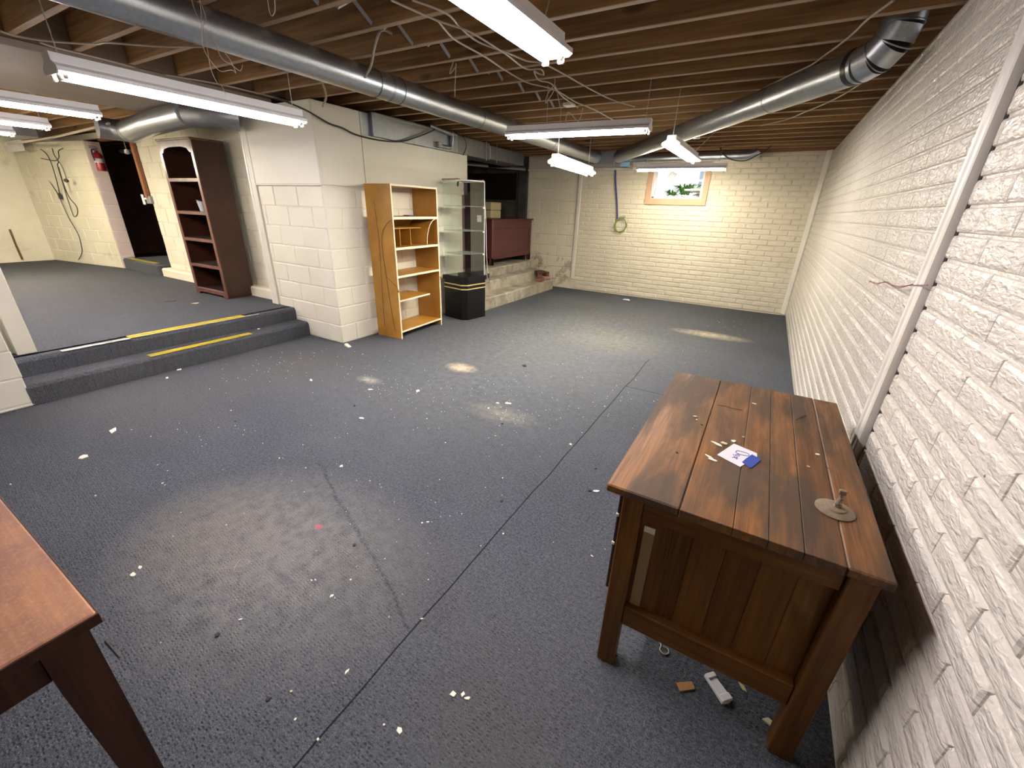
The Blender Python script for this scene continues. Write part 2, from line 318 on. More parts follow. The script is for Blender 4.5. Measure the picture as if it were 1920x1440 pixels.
# ---------------------------------------------------------------- mesh building
class MB:
    def __init__(s): s.v = []; s.f = []
    def add(s, vs, fs):
        o = len(s.v); s.v += [tuple(x) for x in vs]; s.f += [tuple(i + o for i in f) for f in fs]; return s
    def box(s, x0, x1, y0, y1, z0, z1):
        vs = [(x, y, z) for x in (x0, x1) for y in (y0, y1) for z in (z0, z1)]
        return s.add(vs, [(0, 1, 3, 2), (4, 6, 7, 5), (0, 4, 5, 1), (2, 3, 7, 6), (0, 2, 6, 4), (1, 5, 7, 3)])
    def cbox(s, x0, x1, y0, y1, z0, z1, c=0.004, mtx=None):
        bm = bmesh.new(); bmesh.ops.create_cube(bm, size=1.0)
        for v in bm.verts:
            v.co = Vector((x0 + (v.co.x + .5) * (x1 - x0), y0 + (v.co.y + .5) * (y1 - y0), z0 + (v.co.z + .5) * (z1 - z0)))
        c = min(c, 0.45 * min(abs(x1 - x0), abs(y1 - y0), abs(z1 - z0)))
        bmesh.ops.bevel(bm, geom=list(bm.edges), offset=c, segments=1, affect='EDGES', profile=0.5)
        if mtx is not None: bm.transform(mtx)
        bm.verts.index_update()
        s.add([v.co[:] for v in bm.verts], [[v.index for v in f.verts] for f in bm.faces]); bm.free(); return s
    def tube(s, pts, r, n=8, cap=True):
        P = [Vector(p) for p in pts]; Q = []
        for i, p in enumerate(P):
            if Q and (p - Q[-1]).length < 1e-5: continue
            Q.append(p)
        P = Q; rr = r if hasattr(r, '__len__') else [r] * len(P)
        up = None; vs = []
        for i, p in enumerate(P):
            t = (P[min(i + 1, len(P) - 1)] - P[max(i - 1, 0)]).normalized()
            if up is None:
                up = Vector((0, 0, 1)) if abs(t.z) < 0.9 else Vector((1, 0, 0))
            a = (up - t * up.dot(t))
            if a.length < 1e-4: a = t.orthogonal()
            a.normalize(); b = t.cross(a); up = a
            for k in range(n):
                an = 2 * PI * k / n
                vs.append(p + (a * math.cos(an) + b * math.sin(an)) * rr[i])
        fs = []
        for i in range(len(P) - 1):
            for k in range(n):
                k2 = (k + 1) % n
                fs.append((i * n + k, i * n + k2, (i + 1) * n + k2, (i + 1) * n + k))
        if cap:
            fs.append(tuple(reversed(range(n)))); fs.append(tuple((len(P) - 1) * n + k for k in range(n)))
        return s.add(vs, fs)
    def lathe(s, prof, cx=0, cy=0, n=24):
        vs = [(cx + r * math.cos(2 * PI * k / n), cy + r * math.sin(2 * PI * k / n), z) for r, z in prof for k in range(n)]
        fs = [(i * n + k, i * n + (k + 1) % n, (i + 1) * n + (k + 1) % n, (i + 1) * n + k) for i in range(len(prof) - 1) for k in range(n)]
        fs.append(tuple(reversed(range(n)))); fs.append(tuple((len(prof) - 1) * n + k for k in range(n)))
        return s.add(vs, fs)
    def prism(s, poly, h0, h1, axis=2):
        n = len(poly)
        def pt(a, b, h): return {2: (a, b, h), 0: (h, a, b), 1: (a, h, b)}[axis]
        vs = [pt(a, b, h0) for a, b in poly] + [pt(a, b, h1) for a, b in poly]
        fs = [tuple(reversed(range(n))), tuple(range(n, 2 * n))] + [(i, (i + 1) % n, n + (i + 1) % n, n + i) for i in range(n)]
        return s.add(vs, fs)
    def mesh(s, name, smooth=None):
        me = bpy.data.meshes.new(name); me.from_pydata(s.v, [], s.f)
        bm = bmesh.new(); bm.from_mesh(me); bmesh.ops.recalc_face_normals(bm, faces=bm.faces); bm.to_mesh(me); bm.free()
        if smooth:
            for p in me.polygons: p.use_smooth = True
            me.set_sharp_from_angle(angle=math.radians(smooth))
        me.update(); return me
def link(name, me, m=None, parent=None, mtx=None):
    o = bpy.data.objects.new(name, me); C.objects.link(o)
    if m is not None and len(me.materials) == 0: me.materials.append(M[m])
    if parent is not None: o.parent = parent
    if mtx is not None: o.matrix_local = mtx
    return o
def obj(name, mb, m, parent=None, smooth=None, mtx=None):
    return link(name, mb.mesh(name, smooth), m, parent, mtx)
def tag(o, label, cat, group=None, kind=None):
    o['label'] = label; o['category'] = cat
    if group: o['group'] = group
    if kind: o['kind'] = kind
    return o
def struct(o, label=None):
    o['kind'] = 'structure'
    if label: o['label'] = label
    return o
def thing(name, label, cat, loc=(0, 0, 0), rz=0.0, group=None):
    o = bpy.data.objects.new(name, None); C.objects.link(o); o.location = loc; o.rotation_euler = (0, 0, rz)
    o.empty_display_size = 0.1
    return tag(o, label, cat, group)
def bez(pts, n=5):
    # Catmull-Rom through the points
    P = [Vector(p) for p in pts]; out = []
    for i in range(len(P) - 1):
        p0, p1, p2, p3 = P[max(i - 1, 0)], P[i], P[i + 1], P[min(i + 2, len(P) - 1)]
        for k in range(n):
            t = k / n
            out.append(0.5 * ((2 * p1) + (p2 - p0) * t + (2 * p0 - 5 * p1 + 4 * p2 - p3) * t * t + (3 * p1 - p0 - 3 * p2 + p3) * t ** 3))
    out.append(P[-1]); return out

# ---------------------------------------------------------------- measured positions (metres)
CABLE_A = [(-2.228, 1.924, 2.375), (-2.174, 2.112, 2.375), (-2.218, 2.288, 2.375), (-2.249, 2.503, 2.375), (-2.189, 2.729, 2.375), (-2.15, 2.913, 2.375), (-2.066, 3.062, 2.375), (-2.015, 3.699, 2.375), (-1.963, 4.126, 2.375), (-1.852, 4.462, 2.375)]
CABLE_B = [(-2.31, 1.867, 2.369), (-2.261, 2.146, 2.369), (-2.203, 2.301, 2.369), (-2.191, 2.419, 2.369), (-2.197, 2.72, 2.369), (-2.225, 3.038, 2.369), (-2.135, 3.091, 2.369), (-2.173, 3.218, 2.369), (-2.196, 3.17, 2.369), (-2.197, 3.116, 2.369), (-2.267, 3.323, 2.369), (-2.222, 3.445, 2.369), (-2.302, 3.823, 2.369), (-2.34, 4.275, 2.369)]
CABLE_C = [(-2.265, 2.158, 2.371), (-2.313, 2.284, 2.371), (-2.349, 2.427, 2.371), (-2.352, 2.73, 2.371), (-2.38, 3.044, 2.371), (-2.38, 3.361, 2.371), (-2.277, 3.627, 2.371), (-2.279, 4.083, 2.371), (-2.231, 4.41, 2.371), (-2.215, 4.962, 2.371)]
CABLE_D = [(-0.268, 2.869, 2.375), (-0.33, 3.051, 2.375), (-0.365, 3.224, 2.375), (-0.405, 3.378, 2.375), (-0.467, 3.568, 2.375), (-0.524, 3.736, 2.375), (-0.628, 3.91, 2.375), (-0.793, 4.206, 2.375)]
CABLE_E = [(-0.176, 4.277, 2.375), (-0.258, 4.64, 2.375), (-0.35, 4.921, 2.375), (-0.486, 5.242, 2.375), (-0.621, 5.547, 2.375), (-0.852, 5.811, 2.375)]
CABLE_F = [(-4.375, 2.542, 2.284), (-4.375, 2.678, 2.262), (-4.375, 2.855, 2.231), (-4.375, 3.067, 2.169), (-4.375, 3.217, 2.154), (-4.375, 3.374, 2.119), (-4.375, 3.668, 2.108), (-4.375, 4.001, 2.134), (-4.375, 4.244, 2.205), (-4.375, 4.464, 2.281), (-4.375, 4.634, 2.352)]
CABLE_F2 = [(-4.375, 5.066, 2.375), (-4.375, 5.221, 2.324), (-4.375, 5.27, 2.256), (-4.375, 5.238, 2.178), (-4.375, 5.196, 2.125)]
STRAP_1 = [(-2.857, 2.33, 2.46), (-2.926, 2.33, 2.382), (-2.969, 2.33, 2.295), (-3.039, 2.33, 2.237)]
STRAP_2 = [(-4.0, 2.815, 2.378), (-4.0, 2.776, 2.304), (-4.0, 2.728, 2.216)]
CABLE_H = [(-4.826, 1.12, 2.375), (-4.862, 1.183, 2.375), (-4.814, 1.289, 2.375), (-4.708, 1.385, 2.375), (-4.562, 1.485, 2.375), (-4.444, 1.51, 2.375), (-4.209, 1.687, 2.375), (-3.927, 1.824, 2.375)]
CABLE_H2 = [(-4.882, 1.305, 2.375), (-4.924, 1.402, 2.375), (-4.93, 1.62, 2.375), (-4.984, 1.937, 2.375), (-4.965, 2.041, 2.375), (-4.905, 2.192, 2.375), (-4.839, 2.451, 2.375), (-4.858, 3.045, 2.375)]
DANGLE_1 = [(-3.12, 1.42, 2.351), (-3.12, 1.41, 2.285), (-3.12, 1.39, 2.189), (-3.12, 1.39, 2.149), (-3.12, 1.408, 2.113), (-3.12, 1.447, 2.077), (-3.12, 1.507, 2.095), (-3.12, 1.526, 2.085)]
DANGLE_2 = [(-3.12, 1.423, 2.333), (-3.12, 1.429, 2.281), (-3.12, 1.408, 2.239), (-3.12, 1.406, 2.153), (-3.12, 1.403, 2.074), (-3.12, 1.421, 2.019), (-3.12, 1.44, 2.012), (-3.12, 1.45, 1.976)]
DANGLE_3 = [(-3.12, 1.381, 2.338), (-3.12, 1.387, 2.291), (-3.12, 1.407, 2.252), (-3.12, 1.433, 2.22), (-3.12, 1.449, 2.191), (-3.12, 1.468, 2.135), (-3.12, 1.512, 2.118), (-3.12, 1.551, 2.102), (-3.12, 1.57, 2.132)]
DANGLE_4 = [(-3.12, 1.438, 2.241), (-3.12, 1.446, 2.211), (-3.12, 1.477, 2.175), (-3.12, 1.506, 2.144), (-3.12, 1.52, 2.112), (-3.12, 1.527, 2.089)]
LOOP_5 = [(-2.716, 1.5, 2.314), (-2.715, 1.5, 2.269), (-2.701, 1.5, 2.255), (-2.674, 1.5, 2.269), (-2.665, 1.5, 2.305)]
LOOP_6 = [(-2.619, 2.74, 2.38), (-2.652, 2.74, 2.313), (-2.605, 2.74, 2.344), (-2.597, 2.74, 2.362), (-2.608, 2.74, 2.253), (-2.613, 2.74, 2.177)]
LOOP_7 = [(-2.121, 3.3, 2.329), (-2.175, 3.3, 2.268), (-2.186, 3.3, 2.212), (-2.131, 3.3, 2.275), (-2.113, 3.3, 2.317), (-2.066, 3.3, 2.181)]
LOOP_8 = [(-2.158, 3.62, 2.126), (-2.149, 3.62, 2.196), (-2.117, 3.62, 2.194), (-2.043, 3.62, 2.14), (-2.014, 3.62, 2.229)]
WALLCORD_1 = [(-11.828, 2.78, 2.172), (-11.556, 2.78, 2.097), (-11.575, 2.78, 1.936), (-11.494, 2.78, 1.744), (-11.337, 2.78, 1.578), (-11.234, 2.78, 1.44), (-11.179, 2.78, 1.257), (-11.122, 2.78, 1.073), (-11.018, 2.78, 0.932), (-10.957, 2.78, 0.788), (-11.005, 2.78, 0.636), (-11.127, 2.78, 0.49), (-11.59, 2.78, 0.283)]
WALLCORD_2 = [(-11.28, 2.78, 2.141), (-11.08, 2.78, 2.057), (-11.022, 2.78, 1.926), (-11.054, 2.78, 1.715), (-11.11, 2.78, 1.552), (-11.172, 2.78, 1.427)]
WALLCORD_3 = [(-10.74, 2.78, 2.136), (-10.758, 2.78, 2.049), (-10.674, 2.78, 1.945), (-10.769, 2.78, 1.896), (-10.808, 2.78, 1.713), (-10.854, 2.78, 1.445), (-10.871, 2.78, 1.195), (-10.835, 2.78, 1.112), (-10.632, 2.78, 1.175), (-10.579, 2.78, 1.286), (-10.76, 2.78, 1.419), (-10.802, 2.78, 1.607), (-10.757, 2.78, 1.87)]
WALLCORD_4 = [(-11.683, 2.78, 2.141), (-11.506, 2.78, 2.029), (-11.087, 2.78, 1.98), (-10.771, 2.78, 1.966), (-10.586, 2.78, 2.006), (-10.511, 2.78, 2.091), (-10.286, 2.78, 2.121)]
WALLCORD_5 = [(-10.641, 2.78, 1.938), (-10.588, 2.78, 1.841), (-10.597, 2.78, 1.686)]
REDWIRE = [(-0.02, 2.705, 1.195), (-0.02, 2.541, 1.208), (-0.02, 2.393, 1.229), (-0.02, 2.208, 1.237), (-0.02, 2.026, 1.265), (-0.02, 1.861, 1.287)]
BLUEHOSE = [(-3.102, 7.95, 2.153), (-3.084, 7.95, 2.012), (-3.055, 7.95, 1.856), (-3.012, 7.95, 1.654), (-2.978, 7.95, 1.463), (-2.963, 7.95, 1.351)]
FARCABLE = [(-1.468, 7.6, 2.445), (-1.383, 7.6, 2.327), (-1.284, 7.6, 2.254), (-1.158, 7.6, 2.222), (-1.042, 7.6, 2.226), (-0.94, 7.6, 2.28), (-0.84, 7.6, 2.333), (-0.745, 7.6, 2.453)]
BRIDGE = [(-2.728, 1.845, 2.383), (-2.668, 2.143, 2.383), (-2.712, 2.442, 2.383), (-2.625, 2.76, 2.383), (-2.634, 3.055, 2.383), (-2.613, 3.4, 2.383), (-2.588, 3.68, 2.383), (-2.589, 3.986, 2.383)]
CHIPS_BIG = [(-3.177, 2.205), (-2.82, 2.407), (-3.76, 2.051), (-2.822, 1.806), (-2.439, 1.316), (-2.122, 2.593), (-2.049, 2.639), (-2.134, 2.475), (-2.064, 2.539), (-1.908, 2.279), (-1.855, 2.138), (-1.554, 1.748), (-1.037, 1.932), (-2.089, 1.876), (-2.42, 2.068), (-3.949, 2.798), (-1.364, 2.328), (-1.363, 3.039), (-0.89, 1.462), (-1.311, 1.362), (-1.697, 1.206), (-1.677, 1.227), (-1.07, 0.654), (-1.042, 0.672), (-1.022, 0.669), (-1.143, 0.489), (-1.196, 0.475), (-1.422, 0.522), (-1.718, 0.689), (-1.335, 0.346), (-1.339, 0.806), (-1.718, 0.784), (-1.854, 0.695), (-1.843, 0.705), (-2.53, 0.351), (-2.509, 0.319), (-3.126, 0.672), (-3.291, 0.436), (-3.787, 0.233), (-1.921, 0.44), (-1.439, 0.343), (-1.523, 0.386), (-4.067, 0.767), (-3.811, 0.538), (-4.957, 1.538), (-4.82, 1.384), (-3.728, 1.351), (-2.829, 1.166)]
CHIPS_DARK = [(-1.907, 2.316), (-1.115, 2.146), (-1.069, 1.916), (-2.366, 3.488), (-3.034, 1.917), (-1.86, 0.924), (-1.447, 1.566), (-1.565, 0.334), (-1.928, 0.36), (-3.531, 1.279)]
SPECIAL = [(-2.107, 0.915), (-2.512, 7.574), (-0.414, 1.082), (-0.319, 1.13), (-0.244, 1.184), (-0.505, 1.182), (-0.169, 1.113), (-4.315, 2.905), (-2.122, 0.145), (-2.242, 0.143), (-2.193, 0.561), (-2.519, 1.227), (-1.875, 1.051), (-1.372, 0.773)]
TRAY = [(-0.367, 1.15), (-0.333, 1.185), (-0.27, 1.126), (-0.3, 1.082)]
TILE = [(-0.444, 1.079), (-0.398, 1.112), (-0.385, 1.092), (-0.428, 1.057)]
TAPE_UP = [(-5.302, 1.386), (-5.339, 2.384), (-5.188, 2.318), (-5.138, 1.343), (-5.196, 0.906), (-5.182, 1.351), (-5.059, 0.876), (-5.144, 2.294), (-5.203, 2.488)]
TAPE_LO = [(-5.034, 1.388), (-5.063, 2.302), (-4.935, 2.246), (-4.898, 1.363)]
TAPE_DOOR = [(-10.074, 3.063), (-9.062, 3.132)]
STEPCHIP = [(-5.15, 2.421), (-6.65, 2.232), (-6.299, 2.357)]
DESKBITS = [(-0.505, 1.425), (-0.485, 1.446), (-0.458, 1.479), (-0.517, 1.323), (-0.507, 1.309), (-0.21, 1.542), (-0.241, 1.438), (-0.43, 1.534), (-0.602, 1.608), (-0.593, 1.581), (-0.407, 1.877), (-0.57, 1.549), (-0.612, 1.291), (-0.429, 1.534)]
DESKTWIG = [(-0.538, 1.772), (-0.508, 1.777), (-0.48, 1.77), (-0.446, 1.777)]
DESKTWIG2 = [(-0.261, 1.799), (-0.242, 1.845), (-0.223, 1.869)]
DESKTWIG3 = [(-0.192, 1.467), (-0.183, 1.458), (-0.178, 1.441)]
CREAM = [(-5.2, 7.246, 1.581), (-5.2, 7.668, 1.316), (-4.9, 6.782, 1.574), (-4.9, 7.177, 1.326)]
PLUM = [(-4.9, 6.06, 1.856), (-4.9, 6.65, -0.039)]
F_ENDS = [(-5.326, 1.644, 2.05), (-6.617, 1.676, 2.05), (-7.709, 1.682, 2.05), (-1.365, 1.805, 2.05), (-1.457, 1.837, 2.05), (-1.283, 1.793, 2.05), (-3.868, 2.456, 2.05), (-3.92, 1.0, 2.05)]
VENT = [(-12.252, 2.55, 2.253), (-11.308, 2.55, 2.216), (-11.21, 2.55, 2.106), (-12.162, 2.55, 2.143)]
SMALLDUCT = [(-8.154, 2.6, 2.258), (-6.77, 2.6, 2.237), (-7.657, 2.6, 2.371)]
# ================================================================ STRUCTURE
Zv = Vector((0, 0, 1))
_pm = {}
def pillow(wd, hg, d, bv, mname, nm, bx=None):
    bx = bv if bx is None else bx
    k = (round(wd, 4), round(hg, 4), d, bv, bx, mname)
    if k not in _pm:
        a, c = wd / 2, hg / 2
        mb = MB()
        rect = lambda i, j, z: [(-a + i, -c + j, z), (a - i, -c + j, z), (a - i, c - j, z), (-a + i, c - j, z)]
        mb.v = rect(0, 0, 0) + rect(bx * 0.25, bv * 0.25, d * 0.6) + rect(bx, bv, d)
        mb.f = [(0, 1, 5, 4), (1, 2, 6, 5), (2, 3, 7, 6), (3, 0, 4, 7), (4, 5, 9, 8), (5, 6, 10, 9), (6, 7, 11, 10), (7, 4, 8, 11), (8, 9, 10, 11)]
        me = mb.mesh(nm); me.materials.append(M[mname]); _pm[k] = me
    return _pm[k]
def frame(O, N):
    X = Zv.cross(N); m = Matrix((X, Zv, N)).transposed().to_4x4(); m.translation = O
    return X, m
def in_view(p):
    d = p - CAM; z = d.dot(CF)
    if z < 0.05: return False
    return abs(d.dot(CR) / z) < 1.27 and abs(d.dot(CU) / z) < 0.96
def courses(parent, O, N, u0, u1, v0, v1, mod, hgt, vbase, phase, half, joint, d, bv, mname, nm, holes=(), nmax=300, jit=0.0, jx=None, bx=None):
    jx = joint if jx is None else jx
    X, fm = frame(O, N); cand = []
    k0 = math.floor((v0 - vbase) / hgt + 1e-4); k1 = math.ceil((v1 - vbase) / hgt - 1e-4)
    for k in range(k0, k1):
        a0 = max(v0, vbase + k * hgt + joint / 2); a1 = min(v1, vbase + (k + 1) * hgt - joint / 2)
        if a1 - a0 < 0.012: continue
        ph = phase + (half * mod if k % 2 else 0.0)
        i = math.floor((u0 - ph) / mod) - 1
        while ph + i * mod < u1:
            b0 = max(u0, ph + i * mod + jx / 2); b1 = min(u1, ph + (i + 1) * mod - jx / 2); i += 1
            if b1 - b0 < 0.015: continue
            segs = [(b0, b1, a0, a1)]
            for (hu0, hu1, hv0, hv1) in holes:
                ns = []
                for (c0, c1, e0, e1) in segs:
                    if c1 <= hu0 or c0 >= hu1 or e1 <= hv0 or e0 >= hv1: ns.append((c0, c1, e0, e1)); continue
                    if c0 < hu0 - 0.012: ns.append((c0, hu0, e0, e1))
                    if c1 > hu1 + 0.012: ns.append((hu1, c1, e0, e1))
                    if e0 < hv0 - 0.012: ns.append((max(c0, hu0), min(c1, hu1), e0, hv0))
                    if e1 > hv1 + 0.012: ns.append((max(c0, hu0), min(c1, hu1), hv1, e1))
                segs = ns
            for sg in segs:
                cu, cv = (sg[0] + sg[1]) / 2, (sg[2] + sg[3]) / 2
                p = O + X * cu + Zv * cv
                dv = CAM - p; r = dv.length
                sc = (sg[1] - sg[0]) * (sg[3] - sg[2]) * max(0, dv.dot(N) / r) / r ** 2 if in_view(p) else 0.0
                cand.append((sc, sg, cu, cv, random.uniform(-jit, jit)))
    cand.sort(key=lambda c: -c[0])
    rest = MB()
    for n, (sc, sg, cu, cv, j) in enumerate(cand):
        wd, hg = sg[1] - sg[0], sg[3] - sg[2]
        if n < nmax and sc > 0:
            mm = fm.copy(); mm.translation = O + X * cu + Zv * cv + N * j
            link(nm, pillow(wd, hg, d, bv, mname, nm, bx), None, parent, mm)
        else:
            me = pillow(wd, hg, d, bv, mname, nm, bx)
            T = O + X * cu + Zv * cv + N * j
            rest.add([T + X * q.co.x + Zv * q.co.y + N * q.co.z for q in me.vertices], [tuple(pl.vertices) for pl in me.polygons])
    if rest.v:
        o = obj(nm + '_courses', rest, mname, parent); o['kind'] = 'stuff'

# floor ---------------------------------------------------------------
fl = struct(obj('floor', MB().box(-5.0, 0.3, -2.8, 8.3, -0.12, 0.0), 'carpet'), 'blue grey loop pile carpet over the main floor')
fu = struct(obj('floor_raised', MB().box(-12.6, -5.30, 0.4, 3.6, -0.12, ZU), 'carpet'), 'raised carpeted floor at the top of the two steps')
prof = [(-5.0, 0.0)]
def nose(xf, z, r=0.028):
    return [(xf + 0.004, z - r)] + [(xf - r + r * math.cos(a), z - r + r * math.sin(a)) for a in (0.4, 0.9, 1.3)] + [(xf - r, z)]
prof = [(-5.0, 0.0)] + nose(-5.0, 0.160) + [(-5.215, 0.160)] + nose(-5.215, ZU) + [(-5.34, ZU), (-5.34, -0.1), (-5.0, -0.1)]
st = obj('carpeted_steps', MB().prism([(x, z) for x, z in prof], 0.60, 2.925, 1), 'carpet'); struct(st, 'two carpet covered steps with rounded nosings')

# right wall ----------------------------------------------------------
wr = struct(obj('wall_right', MB().box(0.004, 0.30, -2.8, 8.3, -0.12, 2.36), 'brick_white'), 'long wall of white moulded brick panels')
NX, NY = Vector((-1, 0, 0)), Vector((0, -1, 0))
VB = 1.5227 - 0.0791 * 20
courses(wr, Vector((0.004, 0, 0)), NX, -1.918, 0.45, 0.006, 2.355, 0.2375, 0.0791, VB, -1.1767, 0.5, 0.008, 0.0105, 0.0125, 'brick_white', 'brick', nmax=230, jit=0.0008, jx=0.002, bx=0.011)
obj('panel_gap_shade', MB().box(0.0012, 0.0045, 1.912, 1.939, 0.30, 2.35).box(0.0012, 0.0045, 7.888, 7.902, 0.05, 2.35), 'dark_bit', wr)  # black strips painted in for the shade of the cavity beside the trims
courses(wr, Vector((0.004, 0, 0)), NX, -7.893, -2.03, 0.006, 2.355, 0.2375, 0.0791, VB, -1.1767, 0.5, 0.008, 0.0095, 0.0115, 'brick_white', 'brick', nmax=70, jit=0.0003, jx=0.0015, bx=0.005)
struct(obj('trim_1', MB().prism([(0.004, 1.938), (-0.022, 1.938), (-0.026, 1.944), (-0.026, 1.972), (-0.031, 1.976), (-0.031, 1.986), (-0.026, 1.990), (-0.026, 2.020), (-0.022, 2.026), (0.004, 2.026)], 0.30, 2.36, 2), 'trim'), 'white cover strip over the joint of the right wall panels')
struct(obj('trim_2', MB().prism([(0.004, 7.905), (-0.020, 7.900), (-0.050, 7.935), (-0.075, 7.97), (-0.075, 7.985), (0.004, 7.985)], 0.03, 2.36, 2), 'trim'), 'white corner moulding where the right and far walls meet')
struct(obj('trim_base_stub', MB().cbox(-0.014, 0.0, 1.935, 2.03, 0.02, 0.34, 0.003), 'desk_wood'), 'short brown board under the white wall strip')

# far wall ------------------------------------------------------------
WX0, WX1, WZ0, WZ1 = -2.435, -1.612, 1.705, 2.16
mb = MB().box(-4.86, WX0, FAR + 0.004, FAR + 0.25, -0.12, H + 0.2).box(WX1, 0.3, FAR + 0.004, FAR + 0.25, -0.12, H + 0.2)
mb.box(WX0, WX1, FAR + 0.004, FAR + 0.25, -0.12, WZ0).box(WX0, WX1, FAR + 0.004, FAR + 0.25, WZ1, H + 0.2)
wf = struct(obj('wall_far', mb, 'brick_cream'), 'far wall of cream painted brick panels with one small window')
FT = 2.355
courses(wf, Vector((0, FAR + 0.004, 0)), NY, -3.70, -0.055, 0.006, FT, 0.2385, 0.0791, VB, -1.461, 0.47, 0.010, 0.011, 0.008, 'brick_cream', 'brick', holes=[(-2.52, -1.53, 1.61, 2.24)], nmax=290, jit=0.001)
courses(wf, Vector((0, FAR + 0.004, 0)), NY, -4.85, -3.80, 0.0, 2.15, 0.4064, 0.2032, 0.0, -3.95, 0.5, 0.009, 0.008, 0.008, 'peel', 'block', nmax=60, jit=0.003)
struct(obj('trim_3', MB().cbox(-3.775, -3.715, FAR - 0.035, FAR + 0.004, 0.20, 2.15, 0.006), 'trim'), 'narrow white strip covering the end of the far brick panels')
struct(obj('trim_4', MB().cbox(-4.85, -2.70, FAR - 0.045, FAR + 0.004, 2.150, 2.185, 0.004), 'trim'), 'thin white ledge along the top of the far wall')
struct(obj('trim_5', MB().cbox(-3.0, 0.3, FAR - 0.04, FAR + 0.004, 2.36, H + 0.17, 0.004), 'rim'), 'reddish timber rim board above the far wall')

# window --------------------------------------------------------------
wn = obj('window_1', MB().cbox(WX0, WX1, FAR + 0.06, FAR + 0.10, WZ0, WZ0 + 0.035, 0.004).cbox(WX0, WX1, FAR + 0.06, FAR + 0.10, WZ1 - 0.035, WZ1, 0.004)
         .cbox(WX0, WX0 + 0.045, FAR + 0.06, FAR + 0.10, WZ0, WZ1, 0.004).cbox(WX1 - 0.045, WX1, FAR + 0.06, FAR + 0.10, WZ0, WZ1, 0.004), 'sash')
struct(wn, 'small basement window with tan trim and white sash')
fr = MB()
fr.cbox(-2.525, -2.435, FAR - 0.022, FAR + 0.01, 1.608, 2.25, 0.004).cbox(-1.612, -1.528, FAR - 0.022, FAR + 0.01, 1.608, 2.25, 0.004)
fr.cbox(-2.525, -1.528, FAR - 0.024, FAR + 0.01, 1.608, 1.705, 0.004).cbox(-2.525, -1.528, FAR - 0.024, FAR + 0.01, 2.16, 2.25, 0.004)
obj('window_casing', fr, 'window_trim', wn)
rv = MB().box(-2.437, -2.425, FAR + 0.0, FAR + 0.25, WZ0, WZ1).box(-1.622, -1.610, FAR + 0.0, FAR + 0.25, WZ0, WZ1).box(-2.437, -1.61, FAR, FAR + 0.25, WZ0 - 0.004, WZ0 + 0.008).box(-2.437, -1.61, FAR, FAR + 0.25, WZ1 - 0.008, WZ1 + 0.004)
obj('window_reveal', rv, 'sash', wn)
obj('pane', MB().box(WX0 + 0.04, WX1 - 0.04, FAR + 0.078, FAR + 0.083, WZ0 + 0.03, WZ1 - 0.03), 'glass', wn)
obj('latch', MB().cbox(-2.06, -1.98, FAR + 0.04, FAR + 0.062, WZ0 + 0.035, WZ0 + 0.050, 0.004), 'chain', wn)

# pier in the middle (painted block below, sheet panels above) ---------
PX, PY = -4.42, 2.927
pc = struct(obj('wall_pier', MB().box(-5.60, PX - 0.004, PY + 0.004, 3.50, -0.1, 2.345).box(-4.90, PX - 0.004, 3.50, 5.215, -0.1, 2.135), 'block'), 'white block pier with smooth panels above')
courses(pc, Vector((PX - 0.004, 0, 0)), Vector((1, 0, 0)), PY, 5.215, 0.0, 1.626, 0.4064, 0.2032, 0.0, PY + 0.2032, 0.5, 0.007, 0.006, 0.008, 'block', 'block', jit=0.001)
courses(pc, Vector((0, PY + 0.004, 0)), NY, -5.50, PX + 0.004, 0.0, 1.626, 0.4064, 0.2032, 0.0, PX + 0.2, 0.5, 0.007, 0.006, 0.008, 'block', 'block', jit=0.001)
obj('wall_panel', MB().cbox(-5.60, PX + 0.012, PY - 0.012, PY + 0.006, 1.632, 2.343, 0.004), 'panel', pc)
obj('wall_panel', MB().cbox(PX - 0.006, PX + 0.012, PY + 0.008, 3.474, 1.632, 2.343, 0.003), 'panel', pc)
obj('wall_panel', MB().cbox(PX - 0.006, PX + 0.012, 3.480, 5.335, 1.632, 2.135, 0.003), 'panel', pc)
obj('wall_panel', MB().cbox(PX - 0.006, PX + 0.012, 3.480, 3.502, 2.136, 2.343, 0.003), 'panel', pc)
obj('end_board', MB().cbox(-4.85, PX - 0.006, 5.216, 5.335, 1.632, 2.135, 0.003), 'panel', pc)
obj('corner_bead', MB().cbox(PX - 0.02, PX + 0.020, PY - 0.020, PY + 0.02, 1.632, 2.343, 0.006), 'panel', pc)
obj('jamb_board', MB().cbox(-5.605, -5.515, PY - 0.016, PY + 0.006, ZU, 2.343, 0.004), 'panel', pc)
obj('jamb_edge', MB().cbox(-5.635, -5.600, PY - 0.020, PY + 0.26, ZU, 2.343, 0.005), 'trim', pc)
obj('ledge_strip', MB().cbox(-5.515, PX + 0.016, PY - 0.017, PY + 0.004, 1.622, 1.640, 0.004), 'panel', pc)

# rear wall of the raised area ------------------------------------------
RX0, RX1 = -10.13, -8.76
wre = struct(obj('wall_rear', MB().box(RX1, -5.55, 3.158, 3.36, -0.1, 2.37).box(RX0 - 2.3, RX0 - 0.004, 3.02, 3.185, -0.1, 2.25).box(RX0 - 2.3, -5.55, 3.17, 3.22, 2.30, H), 'block_rear'), 'cream block wall at the back of the raised area')
courses(wre, Vector((0, 3.156, 0)), NY, RX1, -5.62, ZU, 2.37, 0.4064, 0.2032, ZU, -8.0, 0.5, 0.008, 0.005, 0.007, 'block_rear', 'block', jit=0.002)
obj('plinth', MB().cbox(-8.78, -5.62, 3.02, 3.16, ZU - 0.02, 0.425, 0.02), 'block_rear', wre)
Nb = Vector((0.165, -0.986, 0)).normalized()
